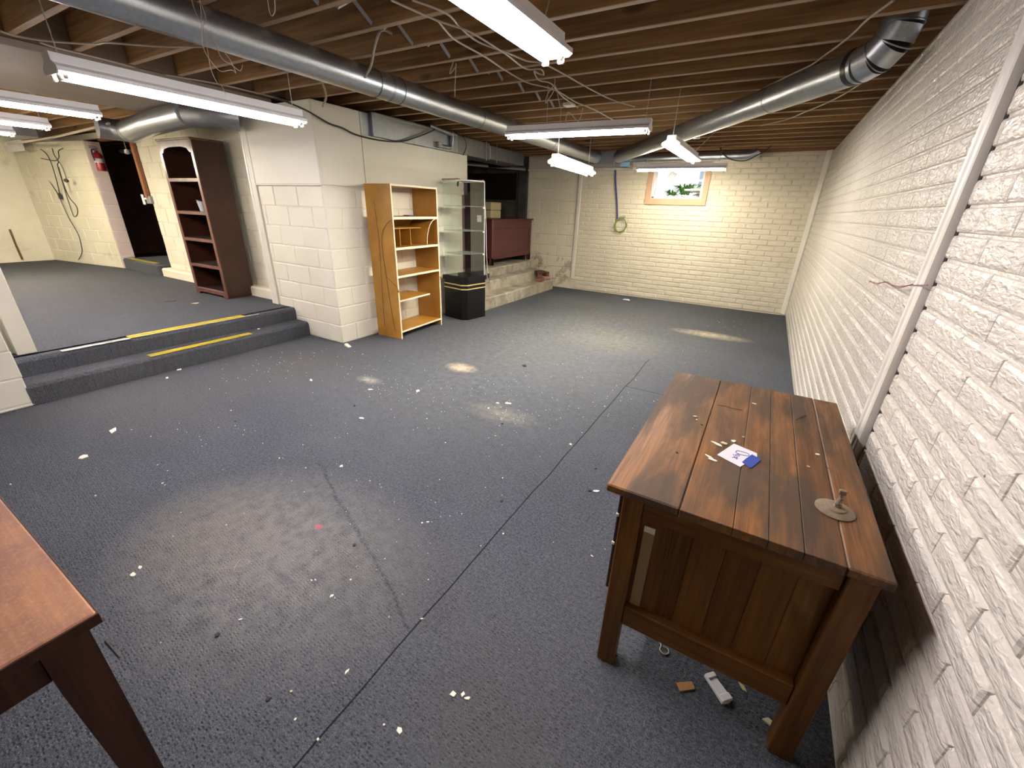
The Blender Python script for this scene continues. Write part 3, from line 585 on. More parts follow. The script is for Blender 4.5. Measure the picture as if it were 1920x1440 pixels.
# slanted left stretch
Ob = Vector((RX0, 2.98, 0))
Xb = Zv.cross(Nb)
sl = MB(); e0 = Ob - Nb * 0.005; e1 = Ob - Xb * 2.35 - Nb * 0.005
sl.prism([(e0.x, e0.y), (e1.x, e1.y), (e1.x - 0.1, 3.18), (e0.x - 0.002, 3.18)], ZU - 0.1, 2.25, 2)
obj('left_stretch', sl, 'block_rear', wre)
courses(wre, Ob - Nb * 0.005, Nb, -2.3, 0.0, ZU, 2.25, 0.4064, 0.2032, ZU, 0.0, 0.5, 0.008, 0.006, 0.007, 'block_rear', 'block', jit=0.002)
courses(wre, Vector((RX0 - 0.003, 0, 0)), Vector((1, 0, 0)), 2.99, 3.187, 0.47, 2.25, 0.4064, 0.2032, ZU, 2.99, 0.5, 0.008, 0.005, 0.007, 'block_pink_lit', 'block', jit=0.001)
obj('jamb_strip', MB().cbox(RX1 - 0.075, RX1 - 0.005, 3.10, 3.155, 1.45, 2.33, 0.006), 'rim', wre)
wo = struct(obj('wall_outer', MB().box(-12.6, -12.19, 0.4, 3.4, -0.1, H), 'block_rear'), 'cream end wall of the raised area')
courses(wo, Vector((-12.195, 0, 0)), Vector((1, 0, 0)), 0.7, 2.63, ZU, 2.25, 0.4064, 0.2032, ZU, 0.9, 0.5, 0.008, 0.006, 0.007, 'block_rear', 'block', jit=0.002)

# doorway in the rear wall
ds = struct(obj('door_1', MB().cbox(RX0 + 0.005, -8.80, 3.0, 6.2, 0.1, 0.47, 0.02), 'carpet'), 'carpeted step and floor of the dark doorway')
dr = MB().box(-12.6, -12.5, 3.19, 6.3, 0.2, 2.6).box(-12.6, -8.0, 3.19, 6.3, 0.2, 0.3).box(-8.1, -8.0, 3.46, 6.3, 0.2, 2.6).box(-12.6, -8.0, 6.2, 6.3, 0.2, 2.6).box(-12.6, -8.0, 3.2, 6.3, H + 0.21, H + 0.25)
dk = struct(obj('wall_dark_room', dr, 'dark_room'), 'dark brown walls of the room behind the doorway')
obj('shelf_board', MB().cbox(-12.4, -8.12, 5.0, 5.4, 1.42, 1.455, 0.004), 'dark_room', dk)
obj('stair_stringer', MB().cbox(-0.03, 0.03, -0.12, 0.12, -1.3, 1.3, 0.006, Matrix.Translation((-10.9, 4.8, 1.5)) @ Matrix.Rotation(0.6, 4, 'Y')), 'dark_room', dk)
obj('stair_stringer', MB().cbox(-0.03, 0.03, -0.12, 0.12, -1.3, 1.3, 0.006, Matrix.Translation((-10.2, 5.4, 1.3)) @ Matrix.Rotation(0.6, 4, 'Y')), 'dark_room', dk)
obj('wall_stud', MB().cbox(-10.6, -10.51, 4.6, 4.69, 0.47, 2.5, 0.006), 'joist', dk)
obj('header_board', MB().cbox(RX0, RX1, 3.18, 3.24, 2.26, H, 0.006), 'rim', dk)
obj('header_pipe', MB().tube([(-10.3, 3.5, 2.16), (-8.2, 3.5, 2.12)], 0.028, 10), 'galv_dark', dk, 40)

# near left wall and jamb ------------------------------------------------
wl = struct(obj('wall_left', MB().box(-5.30, -5.006, -2.8, 0.608, -0.1, H), 'block'), 'white block wall at the near left of the steps')
courses(wl, Vector((-5.006, 0, 0)), Vector((1, 0, 0)), -0.8, 0.612, 0.0, 2.38, 0.4064, 0.2032, 0.02, 0.612, 0.5, 0.007, 0.006, 0.007, 'block', 'block', jit=0.001)
struct(obj('trim_6', MB().cbox(-5.62, -5.354, 0.685, 0.795, ZU, H, 0.004), 'panel'), 'white jamb at the near end of the step opening')
struct(obj('wall_left_return', MB().box(-12.6, -5.45, 0.40, 0.69, -0.1, H), 'block'), 'near wall of the raised area')
struct(obj('wall_near', MB().box(-5.3, 0.3, -3.0, -2.8, -0.1, H + 0.2), 'block'), 'wall behind the viewer')

# alcove ---------------------------------------------------------------
al = MB().box(-7.3, -4.86, FAR + 0.006, FAR + 0.3, -0.1, H + 0.2).box(-7.3, -7.0, 5.0, 8.3, -0.1, H + 0.2).box(-7.3, -4.92, 3.50, 5.21, -0.1, H + 0.2)
wa = struct(obj('wall_alcove', al, 'stone'), 'dark rough concrete walls of the alcove')
obj('crawlspace_dark_board', MB().cbox(-6.3, -5.10, FAR - 0.02, FAR + 0.006, 1.63, 2.12, 0.006), 'mahogany_shaded', wa)  # dark board stands in for the unlit crawlspace opening
obj('pillar', MB().cbox(-5.08, -4.86, FAR - 0.03, FAR + 0.01, 0.5, 2.20, 0.02), 'stone', wa)
obj('beam', MB().cbox(-7.0, -4.9, 7.2, 7.35, 2.16, H, 0.01), 'mahogany_shaded', wa)
obj('pipe', MB().tube([(-6.9, 5.6, 2.2), (-5.8, 6.4, 2.19), (-4.9, 7.9, 2.18)], 0.03, 8), 'steel', wa, 40)
cs = MB()
stp = [(-4.05, 0.0), (-4.045, 0.17), (-4.06, 0.185), (-4.305, 0.19), (-4.30, 0.345), (-4.315, 0.362), (-4.555, 0.365), (-4.55, 0.49), (-4.565, 0.505), (-7.0, 0.505), (-7.0, -0.1), (-4.05, -0.1)]
cs.prism(stp, 5.216, 7.70, 1)
sc_ = struct(obj('concrete_steps', cs, 'concrete'), 'three worn bare concrete steps up into the alcove')
obj('side_infill', MB().cbox(-7.0, -4.30, 7.70, FAR, -0.1, 0.30, 0.02), 'concrete', sc_)

# ceiling ----------------------------------------------------------------
ce = struct(obj('ceiling', MB().box(-12.6, 0.6, -3.0, 8.4, H + 0.215, H + 0.26), 'deck'), 'open floor framing of brown joists and boards')
dbm = MB().box(-0.068, 0.068, -5.65, 5.65, -0.009, 0.009).mesh('deck_board'); dbm.materials.append(M['deck'])
for i in range(93):
    o = link('deck_board', dbm, None, ce); o.location = (-12.45 + i * 0.1405, 2.7, H + 0.204 + random.uniform(-.002, .002))
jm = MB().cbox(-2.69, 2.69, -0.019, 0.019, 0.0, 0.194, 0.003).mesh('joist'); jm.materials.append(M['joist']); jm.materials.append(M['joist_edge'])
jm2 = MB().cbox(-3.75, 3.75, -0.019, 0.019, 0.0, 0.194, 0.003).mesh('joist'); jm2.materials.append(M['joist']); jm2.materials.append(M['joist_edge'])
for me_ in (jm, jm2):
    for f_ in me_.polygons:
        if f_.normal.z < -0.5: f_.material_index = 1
for k in range(-16, 18):
    y = 2.436 + 0.312 * k
    o = link('joist', jm, None, ce); o.location = (-2.25, y + random.uniform(-.006, .006), H + random.uniform(0, .004)); o.rotation_euler = (0, 0, random.uniform(-.0012, .0012))
    o = link('joist', jm2, None, ce); o.location = (-8.72, y + random.uniform(-.01, .01), H)
obj('header_beam', MB().cbox(-5.10, -4.955, 0.62, 8.0, H - 0.002, H + 0.2, 0.004), 'beam', ce)
obj('soffit_board', MB().cbox(-5.95, -4.962, 0.70, 2.90, H - 0.05, H - 0.004, 0.004), 'drywall', ce)
obj('soffit_board', MB().cbox(-6.9, -5.98, 0.70, 3.15, H - 0.035, H - 0.004, 0.004), 'drywall', ce)
for i, (x, y) in enumerate([(-2.70, 2.143), (-2.69, 2.442), (-2.64, 2.76), (-2.63, 3.055), (-2.61, 3.40), (-2.59, 3.68), (-2.59, 3.986), (-2.60, 4.30), (-2.74, 1.82)]):
    m = MB(); m.tube([(x, y - 0.01, H + 0.01), (x - 0.02, y - 0.292, H + 0.185)], [0.013, 0.013], 4)
    m.tube([(x + 0.03, y - 0.292, H + 0.01), (x + 0.01, y - 0.02, H + 0.185)], [0.010, 0.010], 4)
    obj('bridging_strap', m, 'steel', ce)
# ================================================================ LIGHT FIXTURES
def fixture(x, y, z, rz, tube_m, label, drops, L=1.22, two=True):
    t = thing('fluorescent_light', label, 'light fixture', (x, y, z), rz, 'hanging fluorescent lights')
    h = L / 2
    # local: length along Y; z = 0 is the bottom of the tubes
    ch = [(-0.036, 0.085), (-0.040, 0.050), (-0.036, 0.034), (0.036, 0.034), (0.040, 0.050), (0.036, 0.085)]
    obj('housing', MB().prism(ch, -h, h, 1), 'enamel', t)
    for s in (-1, 1):
        rf = [(s * 0.036, 0.050), (s * 0.036, 0.046), (s * 0.071, 0.028), (s * 0.075, 0.014), (s * 0.077, 0.015), (s * 0.074, 0.031)]
        obj('reflector', MB().prism(rf, -h, h, 1), 'enamel', t)
        ep = [(-0.060, 0.004), (-0.075, 0.014), (-0.074, 0.032), (-0.038, 0.052), (-0.036, 0.086), (0.036, 0.086), (0.038, 0.052), (0.074, 0.032), (0.075, 0.014), (0.060, 0.004)]
        obj('end_plate', MB().prism(ep, s * h - (0.004 if s < 0 else 0.0), s * h + (0.004 if s > 0 else 0.0), 1), 'enamel', t)
    for sx in ((-0.034, 0.034) if two else (0.0,)):
        tb = obj('tube', MB().tube([(sx, -h + 0.035, 0.008), (sx, h - 0.035, 0.008)], 0.0165, 12), tube_m, t, 40)
        for s in (-1, 1):
            obj('tube_cap', MB().tube([(sx, s * (h - 0.036), 0.008), (sx, s * (h - 0.020), 0.008)], 0.0168, 12), 'chain', t, 40)
            obj('lamp_holder', MB().cbox(sx - 0.014, sx + 0.014, s * (h - 0.012) - 0.008, s * (h - 0.012) + 0.008, -0.018, 0.040, 0.004), 'socket', t)
    for (yy, dx, dy, top) in drops:
        m = MB(); n = 14; a = Vector((0, yy, 0.086)); b = Vector((dx, yy + dy, top))
        for i in range(n):
            p, q = a.lerp(b, i / n), a.lerp(b, (i + 1.25) / n)
            m.tube([p, q], 0.0030 if i % 2 else 0.0018, 5)
        obj('hanging_chain', m, 'chain', t)
    return t
dz = lambda z: H + 0.02 - z
F = []
fixture(-1.40, 1.20, 2.02, 0.0, 'tube_old', 'large overhead fluorescent light cut off by the top of the picture', [(0.50, 0.03, 0.10, dz(2.02)), (-0.5, 0, 0, dz(2.02))])
fixture(-3.42, 1.48, 1.955, 0.03, 'tube_old', 'long fluorescent light hanging in front of the raised floor', [(0.57, 0, 0, dz(1.955)), (-0.57, -0.02, 0, dz(1.955))])
fixture(-2.09, 3.66, 2.05, -PI / 2 + 0.06, 'tube_cool', 'fluorescent light set crosswise in the middle of the joists', [(0.57, 0, 0, dz(2.05)), (-0.25, 0.02, 0, dz(2.05))])
fixture(-2.44, 4.55, 1.865, 0.10, 'tube_warm', 'short looking fluorescent light in front of the far left corner', [(0.53, 0, 0, dz(1.865)), (-0.55, 0, 0, dz(1.865))])
fixture(-1.385, 4.66, 1.985, 0.0, 'tube_cool', 'fluorescent light pointing at the window below the slanting duct', [(0.55, 0.30, 0.03, dz(1.985)), (-0.57, 0, 0, dz(1.985))], two=False)
fixture(-1.83, 6.95, 2.05, -PI / 2 + 0.02, 'tube_warm', 'fluorescent light hanging across the top of the window', [(0.5, -0.155, 0, dz(2.05)), (-0.5, -0.155, 0, dz(2.05))])
fixture(-5.34, 1.03, 2.035, -0.06, 'tube_pink', 'uppermost of the three fluorescent lights over the raised floor', [(0.57, 0, 0, dz(2.06)), (-0.57, 0, 0, dz(2.06))])
fixture(-6.62, 1.07, 2.035, 0.0, 'tube_pink', 'middle of the three fluorescent lights over the raised floor', [(0.57, 0, 0, dz(2.06)), (-0.57, 0, 0, dz(2.06))])
fixture(-7.75, 1.08, 2.035, 0.0, 'tube_pink', 'lowest of the three fluorescent lights over the raised floor', [(0.57, 0, 0, dz(2.06)), (-0.57, 0, 0, dz(2.06))])

fixture(-9.35, 1.05, 2.05, 0.0, 'tube_added', 'added unseen fluorescent light brightening the raised floor past the left edge of the picture', [(0.57, 0, 0, dz(2.06)), (-0.57, 0, 0, dz(2.06))])  # unseen fixture, added to brighten the far left walls

# ================================================================ DUCTS
def duct_round(mb, a, b, r, n=24): return mb.tube([a, b], r, n)
t = thing('round_duct', 'long straight galvanised pipe duct running the length of the room', 'duct', (-3.26, -2.6, 2.29))
def L3(v, o): return tuple(a - b for a, b in zip(v, o))
o3 = (-3.26, -2.6, 2.29)
ys = [-2.6, 0.6, 2.75, 3.95, 5.6, 7.35]
for i in range(len(ys) - 1):
    obj('pipe_section', MB().tube([(0, ys[i] + 2.6 - 0.02, 0), (0, ys[i + 1] + 2.6, 0)], [0.0875 - 0.0008 * (i % 2)] * 2, 40), 'galv', t, 40)
for y in ys[1:-1]:
    obj('joint_band', MB().tube([(0, y + 2.6 - 0.012, 0), (0, y + 2.6 + 0.012, 0)], 0.0890, 40), 'galv_dark', t, 40)
for y in (2.62, 2.86):
    m = MB(); ring = [(0.090 * math.cos(a), y + 2.6, 0.090 * math.sin(a)) for a in [PI * 2 * k / 24 for k in range(25)]]
    m.tube(ring, 0.002, 5, False); obj('hanger_wire', m, 'wire_dark', t)

# slanting duct with elbow
A, B = Vector((-0.298, 3.451, 2.275)), Vector((-2.86, 7.30, 2.285))
t = thing('slanted_duct', 'galvanised pipe duct slanting across to an elbow at the brick wall', 'duct', A)
mid = A.lerp(B, 0.16)
obj('pipe_section', MB().tube([Vector((0, 0, 0)), mid - A], 0.0915, 40), 'galv', t, 40)
obj('pipe_section', MB().tube([mid - A - (B - A) * 0.01, B - A], 0.088, 40), 'galv', t, 40)
d = (B - A).normalized()
obj('joint_band', MB().tube([mid - A - d * 0.008, mid - A + d * 0.008], 0.0925, 40), 'galv_dark', t, 40)
obj('tape_collar', MB().tube([-d * 0.03, d * 0.004], 0.0940, 40), 'black_tape', t, 40)
el = [Vector((0, 0, 0)), -d * 0.055] + [-d * (0.055 + 0.13 * math.sin(th)) + Vector((0.012 * k, 0, 0.13 * (1 - math.cos(th)))) for k, th in ((1, 0.52), (2, 1.05), (2.5, 1.571))]
el.append(el[-1] + Vector((0, 0, 0.12)))
for i in range(5):
    a, b = el[i], el[i + 1]
    obj('elbow_gore', MB().tube([a - (b - a) * 0.03, b + (b - a) * 0.05], [0.0925, 0.0915], 40), 'galv', t, 40)
    if i in (1, 2, 3):
        dd = (el[i + 2] - el[i]).normalized()
        obj('elbow_seam', MB().tube([b - dd * 0.003, b + dd * 0.003], 0.0950, 40), 'galv_dark', t, 40)

# rectangular duct on the block wall
t = thing('rectangular_duct', 'rectangular galvanised duct lying along the top of the white block wall', 'duct', (-4.6, 3.5, 2.14))
for i, (y0, y1, x1, z0, z1) in enumerate([(0.005, 0.15, 0.150, 0.0, 0.215), (0.15, 1.62, 0.185, 0.0, 0.225), (1.62, 2.45, 0.165, 0.0, 0.220), (2.45, 3.50, 0.175, 0.012, 0.195)]):
    obj('duct_section', MB().cbox(-0.24, x1, y0, y1, z0, z1, 0.004), 'galv' if i < 2 else 'galv_dark', t)
for y, x in ((0.15, 0.196), (1.62, 0.190)):
    obj('seam_flange', MB().cbox(x - 0.02, x, y - 0.010, y + 0.010, 0.0, 0.225, 0.003), 'galv', t)
obj('top_flange', MB().cbox(0.170, 0.205, 0.15, 1.62, 0.208, 0.226, 0.004), 'galv', t)
for y in (2.33, 2.62, 3.05):
    obj('hanger_strap', MB().cbox(0.178, 0.183, y - 0.008, y + 0.008, -0.02, 0.23, 0.001), 'steel', t)
t = thing('drain_pipe', 'grey bent waste pipe in front of the rectangular duct', 'pipe', (-4.40, 5.0, 2.2))
obj('pipe', MB().tube(bez([(0.0, -0.45, 0.18), (0.02, -0.35, 0.165), (0.03, -0.2, 0.15), (0.03, -0.10, 0.14)]), 0.028, 12), 'galv_dark', t, 40)
obj('pipe', MB().tube(bez([(0.02, -0.03, 0.15), (0.02, -0.03, 0.05), (0.01, -0.05, -0.01), (0.01, -0.18, -0.02), (0.01, -0.27, -0.015)]), 0.024, 12), 'galv_dark', t, 40)
obj('elbow', MB().tube(bez([(0.03, -0.10, 0.14), (0.025, -0.03, 0.15), (0.02, -0.03, 0.07)]), 0.032, 12), 'galv_dark', t, 40)
obj('clean_out', MB().cbox(-0.02, 0.04, -0.33, -0.26, -0.045, 0.02, 0.006), 'steel', t)

# duct along the far wall and its plenum box
t = thing('far_duct', 'thin pipe duct running above the window to a small elbow', 'duct', (-2.6, 7.75, 2.30))
obj('pipe_section', MB().tube([(-0.3, 0, -0.01), (1.50, 0, 0.0)], 0.066, 28), 'galv', t, 40)
obj('joint_band', MB().tube([(1.48, 0, 0), (1.51, 0, 0)], 0.069, 28), 'galv', t, 40)
obj('elbow', MB().tube(bez([(1.50, 0, 0.0), (1.58, 0.0, 0.005), (1.65, 0.0, 0.025), (1.685, 0.0, 0.05)]), 0.066, 28), 'galv', t, 40)
t = thing('plenum_box', 'dull metal plenum box where the ducts meet at the far wall', 'duct', (-3.25, 7.62, 2.22))
obj('box', MB().cbox(-0.55, 0.45, -0.26, 0.30, -0.03, 0.16, 0.005), 'galv_dark', t)
obj('flange', MB().cbox(-0.42, -0.02, -0.275, -0.26, 0.0, 0.145, 0.003), 'galv', t)
obj('bracket', MB().cbox(0.44, 0.455, -0.28, 0.30, -0.06, 0.17, 0.002), 'galv', t)
obj('bracket', MB().cbox(0.30, 0.315, -0.28, -0.26, -0.06, 0.17, 0.002), 'galv', t)
obj('sticker', MB().box(0.42, 0.57, -0.285, -0.280, -0.075, -0.012), 'tag_cyan', t)

# small elbow duct over the raised floor, and a box duct there
t = thing('short_flexible_duct', 'short fat metal duct stub at the corner above the raised floor', 'duct', (-6.55, 2.55, 2.225))
obj('pipe_section', MB().tube([(-0.95, 0.10, -0.03), (-0.2, 0.02, 0.0), (0.75, -0.02, 0.02)], [0.120, 0.118, 0.112], 32), 'galv', t, 40)
obj('boot', MB().tube([(0.74, -0.02, 0.02), (0.95, 0.1, 0.02), (1.05, 0.3, 0.02)], [0.114, 0.118, 0.12], 28), 'galv_dark', t, 40)
obj('joint_band', MB().tube([(-0.96, 0.10, -0.03), (-0.90, 0.095, -0.028)], 0.124, 32), 'galv_dark', t, 40)
obj('elbow', MB().tube(bez([(-0.95, 0.10, -0.03), (-1.08, 0.11, -0.02), (-1.19, 0.02, -0.01), (-1.22, -0.12, 0.0)]), 0.115, 28), 'galv_dark', t, 40)
t = thing('air_grille', 'white slatted air grille high on the wall at far left', 'vent', (-11.7, 2.58, 2.17))
obj('grille_frame', MB().cbox(-0.50, 0.42, -0.02, 0.0, -0.075, 0.085, 0.004).cbox(-0.46, 0.38, -0.03, -0.018, -0.055, 0.065, 0.004), 'enamel', t)
for i in range(6):
    obj('slat', MB().cbox(-0.44, 0.36, -0.038, -0.030, -0.048 + i * 0.019, -0.038 + i * 0.019, 0.002), 'enamel', t)
t = thing('branch_duct', 'dark box duct crossing under the joists at far left', 'duct', (-10.4, 1.7, 2.28))
obj('duct_section', MB().cbox(-0.35, 0.35, -0.9, 0.78, -0.06, 0.095, 0.006), 'galv_dark', t)
obj('seam_flange', MB().cbox(-0.37, 0.37, 0.2, 0.23, -0.07, 0.1, 0.004), 'galv_dark', t)

# ================================================================ CABLES AND WIRES
def cable(name, label, cat, pts, r, m, group=None, n=5):
    return tag(obj(name, MB().tube(bez(pts), r, 7), m, None, 50), label, cat, group)
G = 'white cables under the joists'
cable('power_cable', 'white cable reaching furthest along the middle joists, rightmost of three', 'cable', CABLE_A, 0.0050, 'wire_white', G)
cable('power_cable', 'white cable with a loop and loose end beside the overhead light', 'cable', CABLE_B, 0.0050, 'wire_white', G)
cable('power_cable', 'white cable sagging lowest across the middle joists toward the crosswise light', 'cable', CABLE_C, 0.0053, 'wire_white', G)
cable('power_cable', 'white cable running down to the slanted duct near its elbow', 'cable', CABLE_D, 0.0056, 'wire_white', G)
cable('power_cable', 'white cable below the slanted duct toward the window end', 'cable', CABLE_E, 0.0056, 'wire_white', G)
cable('power_cable', 'pale cable stretched over the long light toward the round duct', 'cable', CABLE_H, 0.0060, 'wire_white', G)
cable('power_cable', 'pale cable following the beam above the raised floor opening', 'cable', CABLE_H2, 0.0060, 'wire_white', G)
cable('black_cord', 'black cord drooping across the top of the white pier', 'cord', CABLE_F, 0.0075, 'wire_dark')
cable('black_cord', 'short black cord hanging at the end of the rectangular duct', 'cord', CABLE_F2, 0.0065, 'wire_dark')
cable('duct_strap', 'pale strap hanging from a joist onto the round duct', 'strap', [(-2.857, 2.425, 2.47)] + STRAP_1, 0.0080, 'wire_white')
cable('duct_strap', 'pale strap hanging beside the pier below the round duct', 'strap', [(-4.0, 2.75, 2.40)] + STRAP_2[1:], 0.0090, 'wire_white')
for nm, pp, lb in (('dangling_wire', DANGLE_1, 'thin loose wire in front of the round duct ending in a hook'), ('dangling_wire', DANGLE_2, 'longest thin loose wire hanging in front of the round duct'),
                   ('dangling_wire', DANGLE_3, 'thin loose wire in front of the round duct with a curled end'), ('dangling_wire', DANGLE_4, 'shortest thin loose wire in front of the round duct')):
    cable(nm, lb, 'wire', pp, 0.0016, 'wire_white', 'loose wires at the round duct')
cable('wire_loop', 'thin wire loop hanging from a joist above the round duct', 'wire', LOOP_5, 0.0022, 'wire_white')
cable('wire_loop', 'thin wire with a small loop hanging in the middle joists', 'wire', LOOP_6, 0.0024, 'wire_white')
cable('wire_loop', 'stripped wire ends hanging where the white cables cross', 'wire', [(-2.14, 3.33, 2.372)] + LOOP_7, 0.0030, 'wire_white')
cable('wire_loop', 'zigzag wire standing on the crosswise light', 'wire', LOOP_8, 0.0040, 'wire_white')
for pp, lb in ((WALLCORD_1, 'longest dark cord down the cream wall to the raised floor'), (WALLCORD_2, 'dark cord on the cream wall ending in a black plug'), (WALLCORD_3, 'cord on the cream wall hanging in a long narrow loop'),
               (WALLCORD_4, 'dark cord drooping sideways across the top of the cream wall'), (WALLCORD_5, 'thin short cord ending in a black knob on the cream wall')):
    cable('wall_cord', lb, 'cord', [(x, y - 0.012, z) for x, y, z in pp], 0.0070 if 'thin' not in lb else 0.0045, 'wire_dark', 'cords on the cream wall')
tag(obj('cord_plug', MB().cbox(-11.20, -11.14, 2.745, 2.79, 1.38, 1.48, 0.012), 'wire_dark'), 'black plug at the end of a cord on the cream wall', 'plug')
tag(obj('cord_knob', MB().lathe([(0.002, -0.03), (0.028, -0.018), (0.034, 0.0), (0.028, 0.018), (0.002, 0.03)], -10.597, 2.76, 12), 'wire_dark', None, 40, Matrix.Translation((0, 0, 1.67))), 'small black knob at the end of a thin cord on the cream wall', 'cord end')  # black knob that ends the thin cord
cable('red_wire', 'thin red wire poking out beside the white wall strip', 'wire', [(x - 0.012, y, z) for x, y, z in REDWIRE], 0.0017, 'wire_red')
cable('red_wire', 'second strand of thin red wire beside the white wall strip', 'wire', [(x - 0.014, y - 0.02, z - (0.004 if i % 2 else -0.006)) for i, (x, y, z) in enumerate(REDWIRE[:5])], 0.0015, 'wire_red')
cable('blue_hose', 'blue tube running down the far brick wall', 'hose', BLUEHOSE, 0.0135, 'wire_blue')
cm = MB(); random.seed(3)
pts = []
for k in range(60):
    a = k * 2 * PI / 15 + 1.2; rr = 0.112 + 0.012 * math.sin(k * 0.9)
    pts.append((-2.885 + rr * math.cos(a) * 0.95, 7.945 - 0.0004 * k, 1.245 + rr * math.sin(a)))
cm.tube(bez(pts, 2), 0.0055, 6); tag(obj('hose_coil', cm, 'hose_green', None, 50), 'coil of thin green hose hung on the far brick wall', 'hose')
tag(obj('hose_fitting', MB().tube([(-2.965, 7.95, 1.345), (-2.91, 7.94, 1.375), (-2.83, 7.94, 1.40)], [0.016, 0.024, 0.016], 10), 'soil', None, 50), 'dull fitting joining the blue tube to the green hose coil', 'fitting')
cable('black_cord', 'black cord looping below the thin duct at the far joists', 'cord', [(x, y + (0.13 if i in (0, 7) else 0.04), z) for i, (x, y, z) in enumerate(FARCABLE)], 0.0085, 'wire_dark')
tag(obj('ceiling_box', MB().cbox(-1.62, -1.54, 6.3, 6.38, H - 0.03, H, 0.004), 'socket'), 'small pale junction plate under the far joists', 'junction box')
tag(obj('ceiling_box', MB().cbox(-2.42, -2.33, 4.1, 4.2, H - 0.025, H, 0.004), 'socket'), 'small pale junction plate above the crosswise light', 'junction box')
cable('power_cable', 'pale cable along the top of the cream wall to the duct stub', 'cable', [(-11.0, 2.35, 2.16), (-9.9, 2.3, 2.14), (-8.9, 2.4, 2.18), (-7.6, 2.5, 2.26)], 0.014, 'wire_white', G)
# ================================================================ DESK
t = thing('desk', 'old dark oak desk with a planked top pushed near the brick wall', 'desk', (-0.42, 1.55, 0.0))
ox, oy = -0.42, 1.55
def dx(a, b, y0, y1, z0, z1, c=0.003): return MB().cbox(a - ox, b - ox, y0 - oy, y1 - oy, z0, z1, c)
ed = [-0.757, -0.553, -0.424, -0.345, -0.270, -0.188, -0.098]
for i in range(6):
    obj('plank', dx(ed[i] + 0.0007, ed[i + 1] - 0.0007, 1.0 + (0.004 if i in (0,) else 0.0), 2.095, 0.722, 0.7484 + 0.0003 * ((i * 7) % 3), 0.0013 if 0 < i < 5 else 0.004), 'desk_top', t)
for (x0, x1, y0, y1) in ((-0.708, -0.650, 1.022, 1.080), (-0.172, -0.112, 1.022, 1.080), (-0.708, -0.650, 2.01, 2.068), (-0.172, -0.112, 2.01, 2.068)):
    obj('leg', dx(x0, x1, y0, y1, 0.0, 0.720, 0.003), 'desk_wood', t)
obj('top_rail', dx(-0.650, -0.172, 1.034, 1.058, 0.648, 0.720), 'desk_rail', t)
obj('bottom_rail', dx(-0.650, -0.172, 1.030, 1.062, 0.205, 0.288, 0.004), 'desk_rail', t)
pb = [-0.650, -0.560, -0.505, -0.420, -0.335, -0.250, -0.172]
for i in range(6):
    obj('panel_board', dx(pb[i] - 0.0002, pb[i + 1] + 0.0002, 1.056 + 0.0015 * (i % 2), 1.070, 0.27, 0.66, 0.0025), 'desk_wood', t)
obj('far_panel', dx(-0.650, -0.172, 2.03, 2.05, 0.22, 0.72), 'desk_wood', t)
obj('wall_side_panel', dx(-0.135, -0.118, 1.08, 2.01, 0.22, 0.72), 'desk_wood', t)
dr_ = obj('drawer_front', dx(-0.716, -0.700, 1.082, 1.50, 0.34, 0.715, 0.003), 'desk_dark', t)
obj('drawer_front', dx(-0.716, -0.700, 1.51, 2.005, 0.60, 0.715, 0.003), 'desk_dark', t)
obj('side_batten', dx(-0.719, -0.708, 1.030, 1.080, 0.335, 0.72, 0.002), 'desk_dark', t)
for z in (0.520, 0.630):
    obj('pin', dx(-0.721, -0.712, 1.026, 1.034, z, z + 0.010, 0.001), 'tag_pinkish' if 'tag_pinkish' in M else 'chip', t)
o = obj('wood_strip', dx(-0.638, -0.606, 1.0525, 1.0562, 0.288, 0.590, 0.001), 'raw_strip', t); o['label'] = 'bare pale strip where a piece came off'
o = obj('paper_label', dx(-0.638, -0.606, 1.0515, 1.0555, 0.592, 0.612, 0.0005), 'chip', t); o['label'] = 'small cream paper label'

# things on the desk
DT = 0.7495
tg = obj('price_tag', MB().prism([(-0.455, 1.463), (-0.384, 1.436), (-0.383, 1.414), (-0.427, 1.315), (-0.497, 1.352)], DT, DT + 0.0012, 2), 'paper')
tag(tg, 'white paper note with blue handwriting lying on the desk', 'note')
# handwriting: a word in thin pen strokes, reading across the paper
ink = MB()
for s_ in [[(-0.445, 1.41), (-0.441, 1.417), (-0.427, 1.418), (-0.414, 1.417), (-0.407, 1.412), (-0.408, 1.4), (-0.418, 1.396), (-0.431, 1.396), (-0.442, 1.398), (-0.446, 1.404), (-0.445, 1.41)], [(-0.439, 1.394), (-0.434, 1.39), (-0.436, 1.381), (-0.441, 1.385), (-0.439, 1.394)], [(-0.444, 1.389), (-0.445, 1.377), (-0.44, 1.374), (-0.441, 1.362)], [(-0.451, 1.385), (-0.446, 1.364), (-0.438, 1.356)], [(-0.453, 1.36), (-0.446, 1.366), (-0.436, 1.364)]]:
    ink.tube(bez([(x, y, DT + 0.0018) for x, y in s_], 3), 0.0011, 4)
o = obj('handwriting', ink, 'ink', tg)
bt = MB().prism([(-0.398, 1.418), (-0.371, 1.399), (-0.396, 1.326), (-0.402, 1.325), (-0.424, 1.347), (-0.415, 1.375)], DT + 0.0013, DT + 0.0021, 2)
tag(obj('blue_tape', bt, 'blue_tape'), 'piece of blue tape holding the paper note on the desk', 'tape')
t = thing('lamp_foot', 'dusty round metal foot with a short broken stem on the desk', 'lamp base', (-0.192, 1.226, DT))
obj('disc', MB().lathe([(0.001, 0), (0.0455, 0), (0.046, 0.003), (0.040, 0.006), (0.026, 0.008), (0.024, 0.012), (0.016, 0.014), (0.001, 0.014)], 0, 0, 28), 'dusty_brass', t, 35)
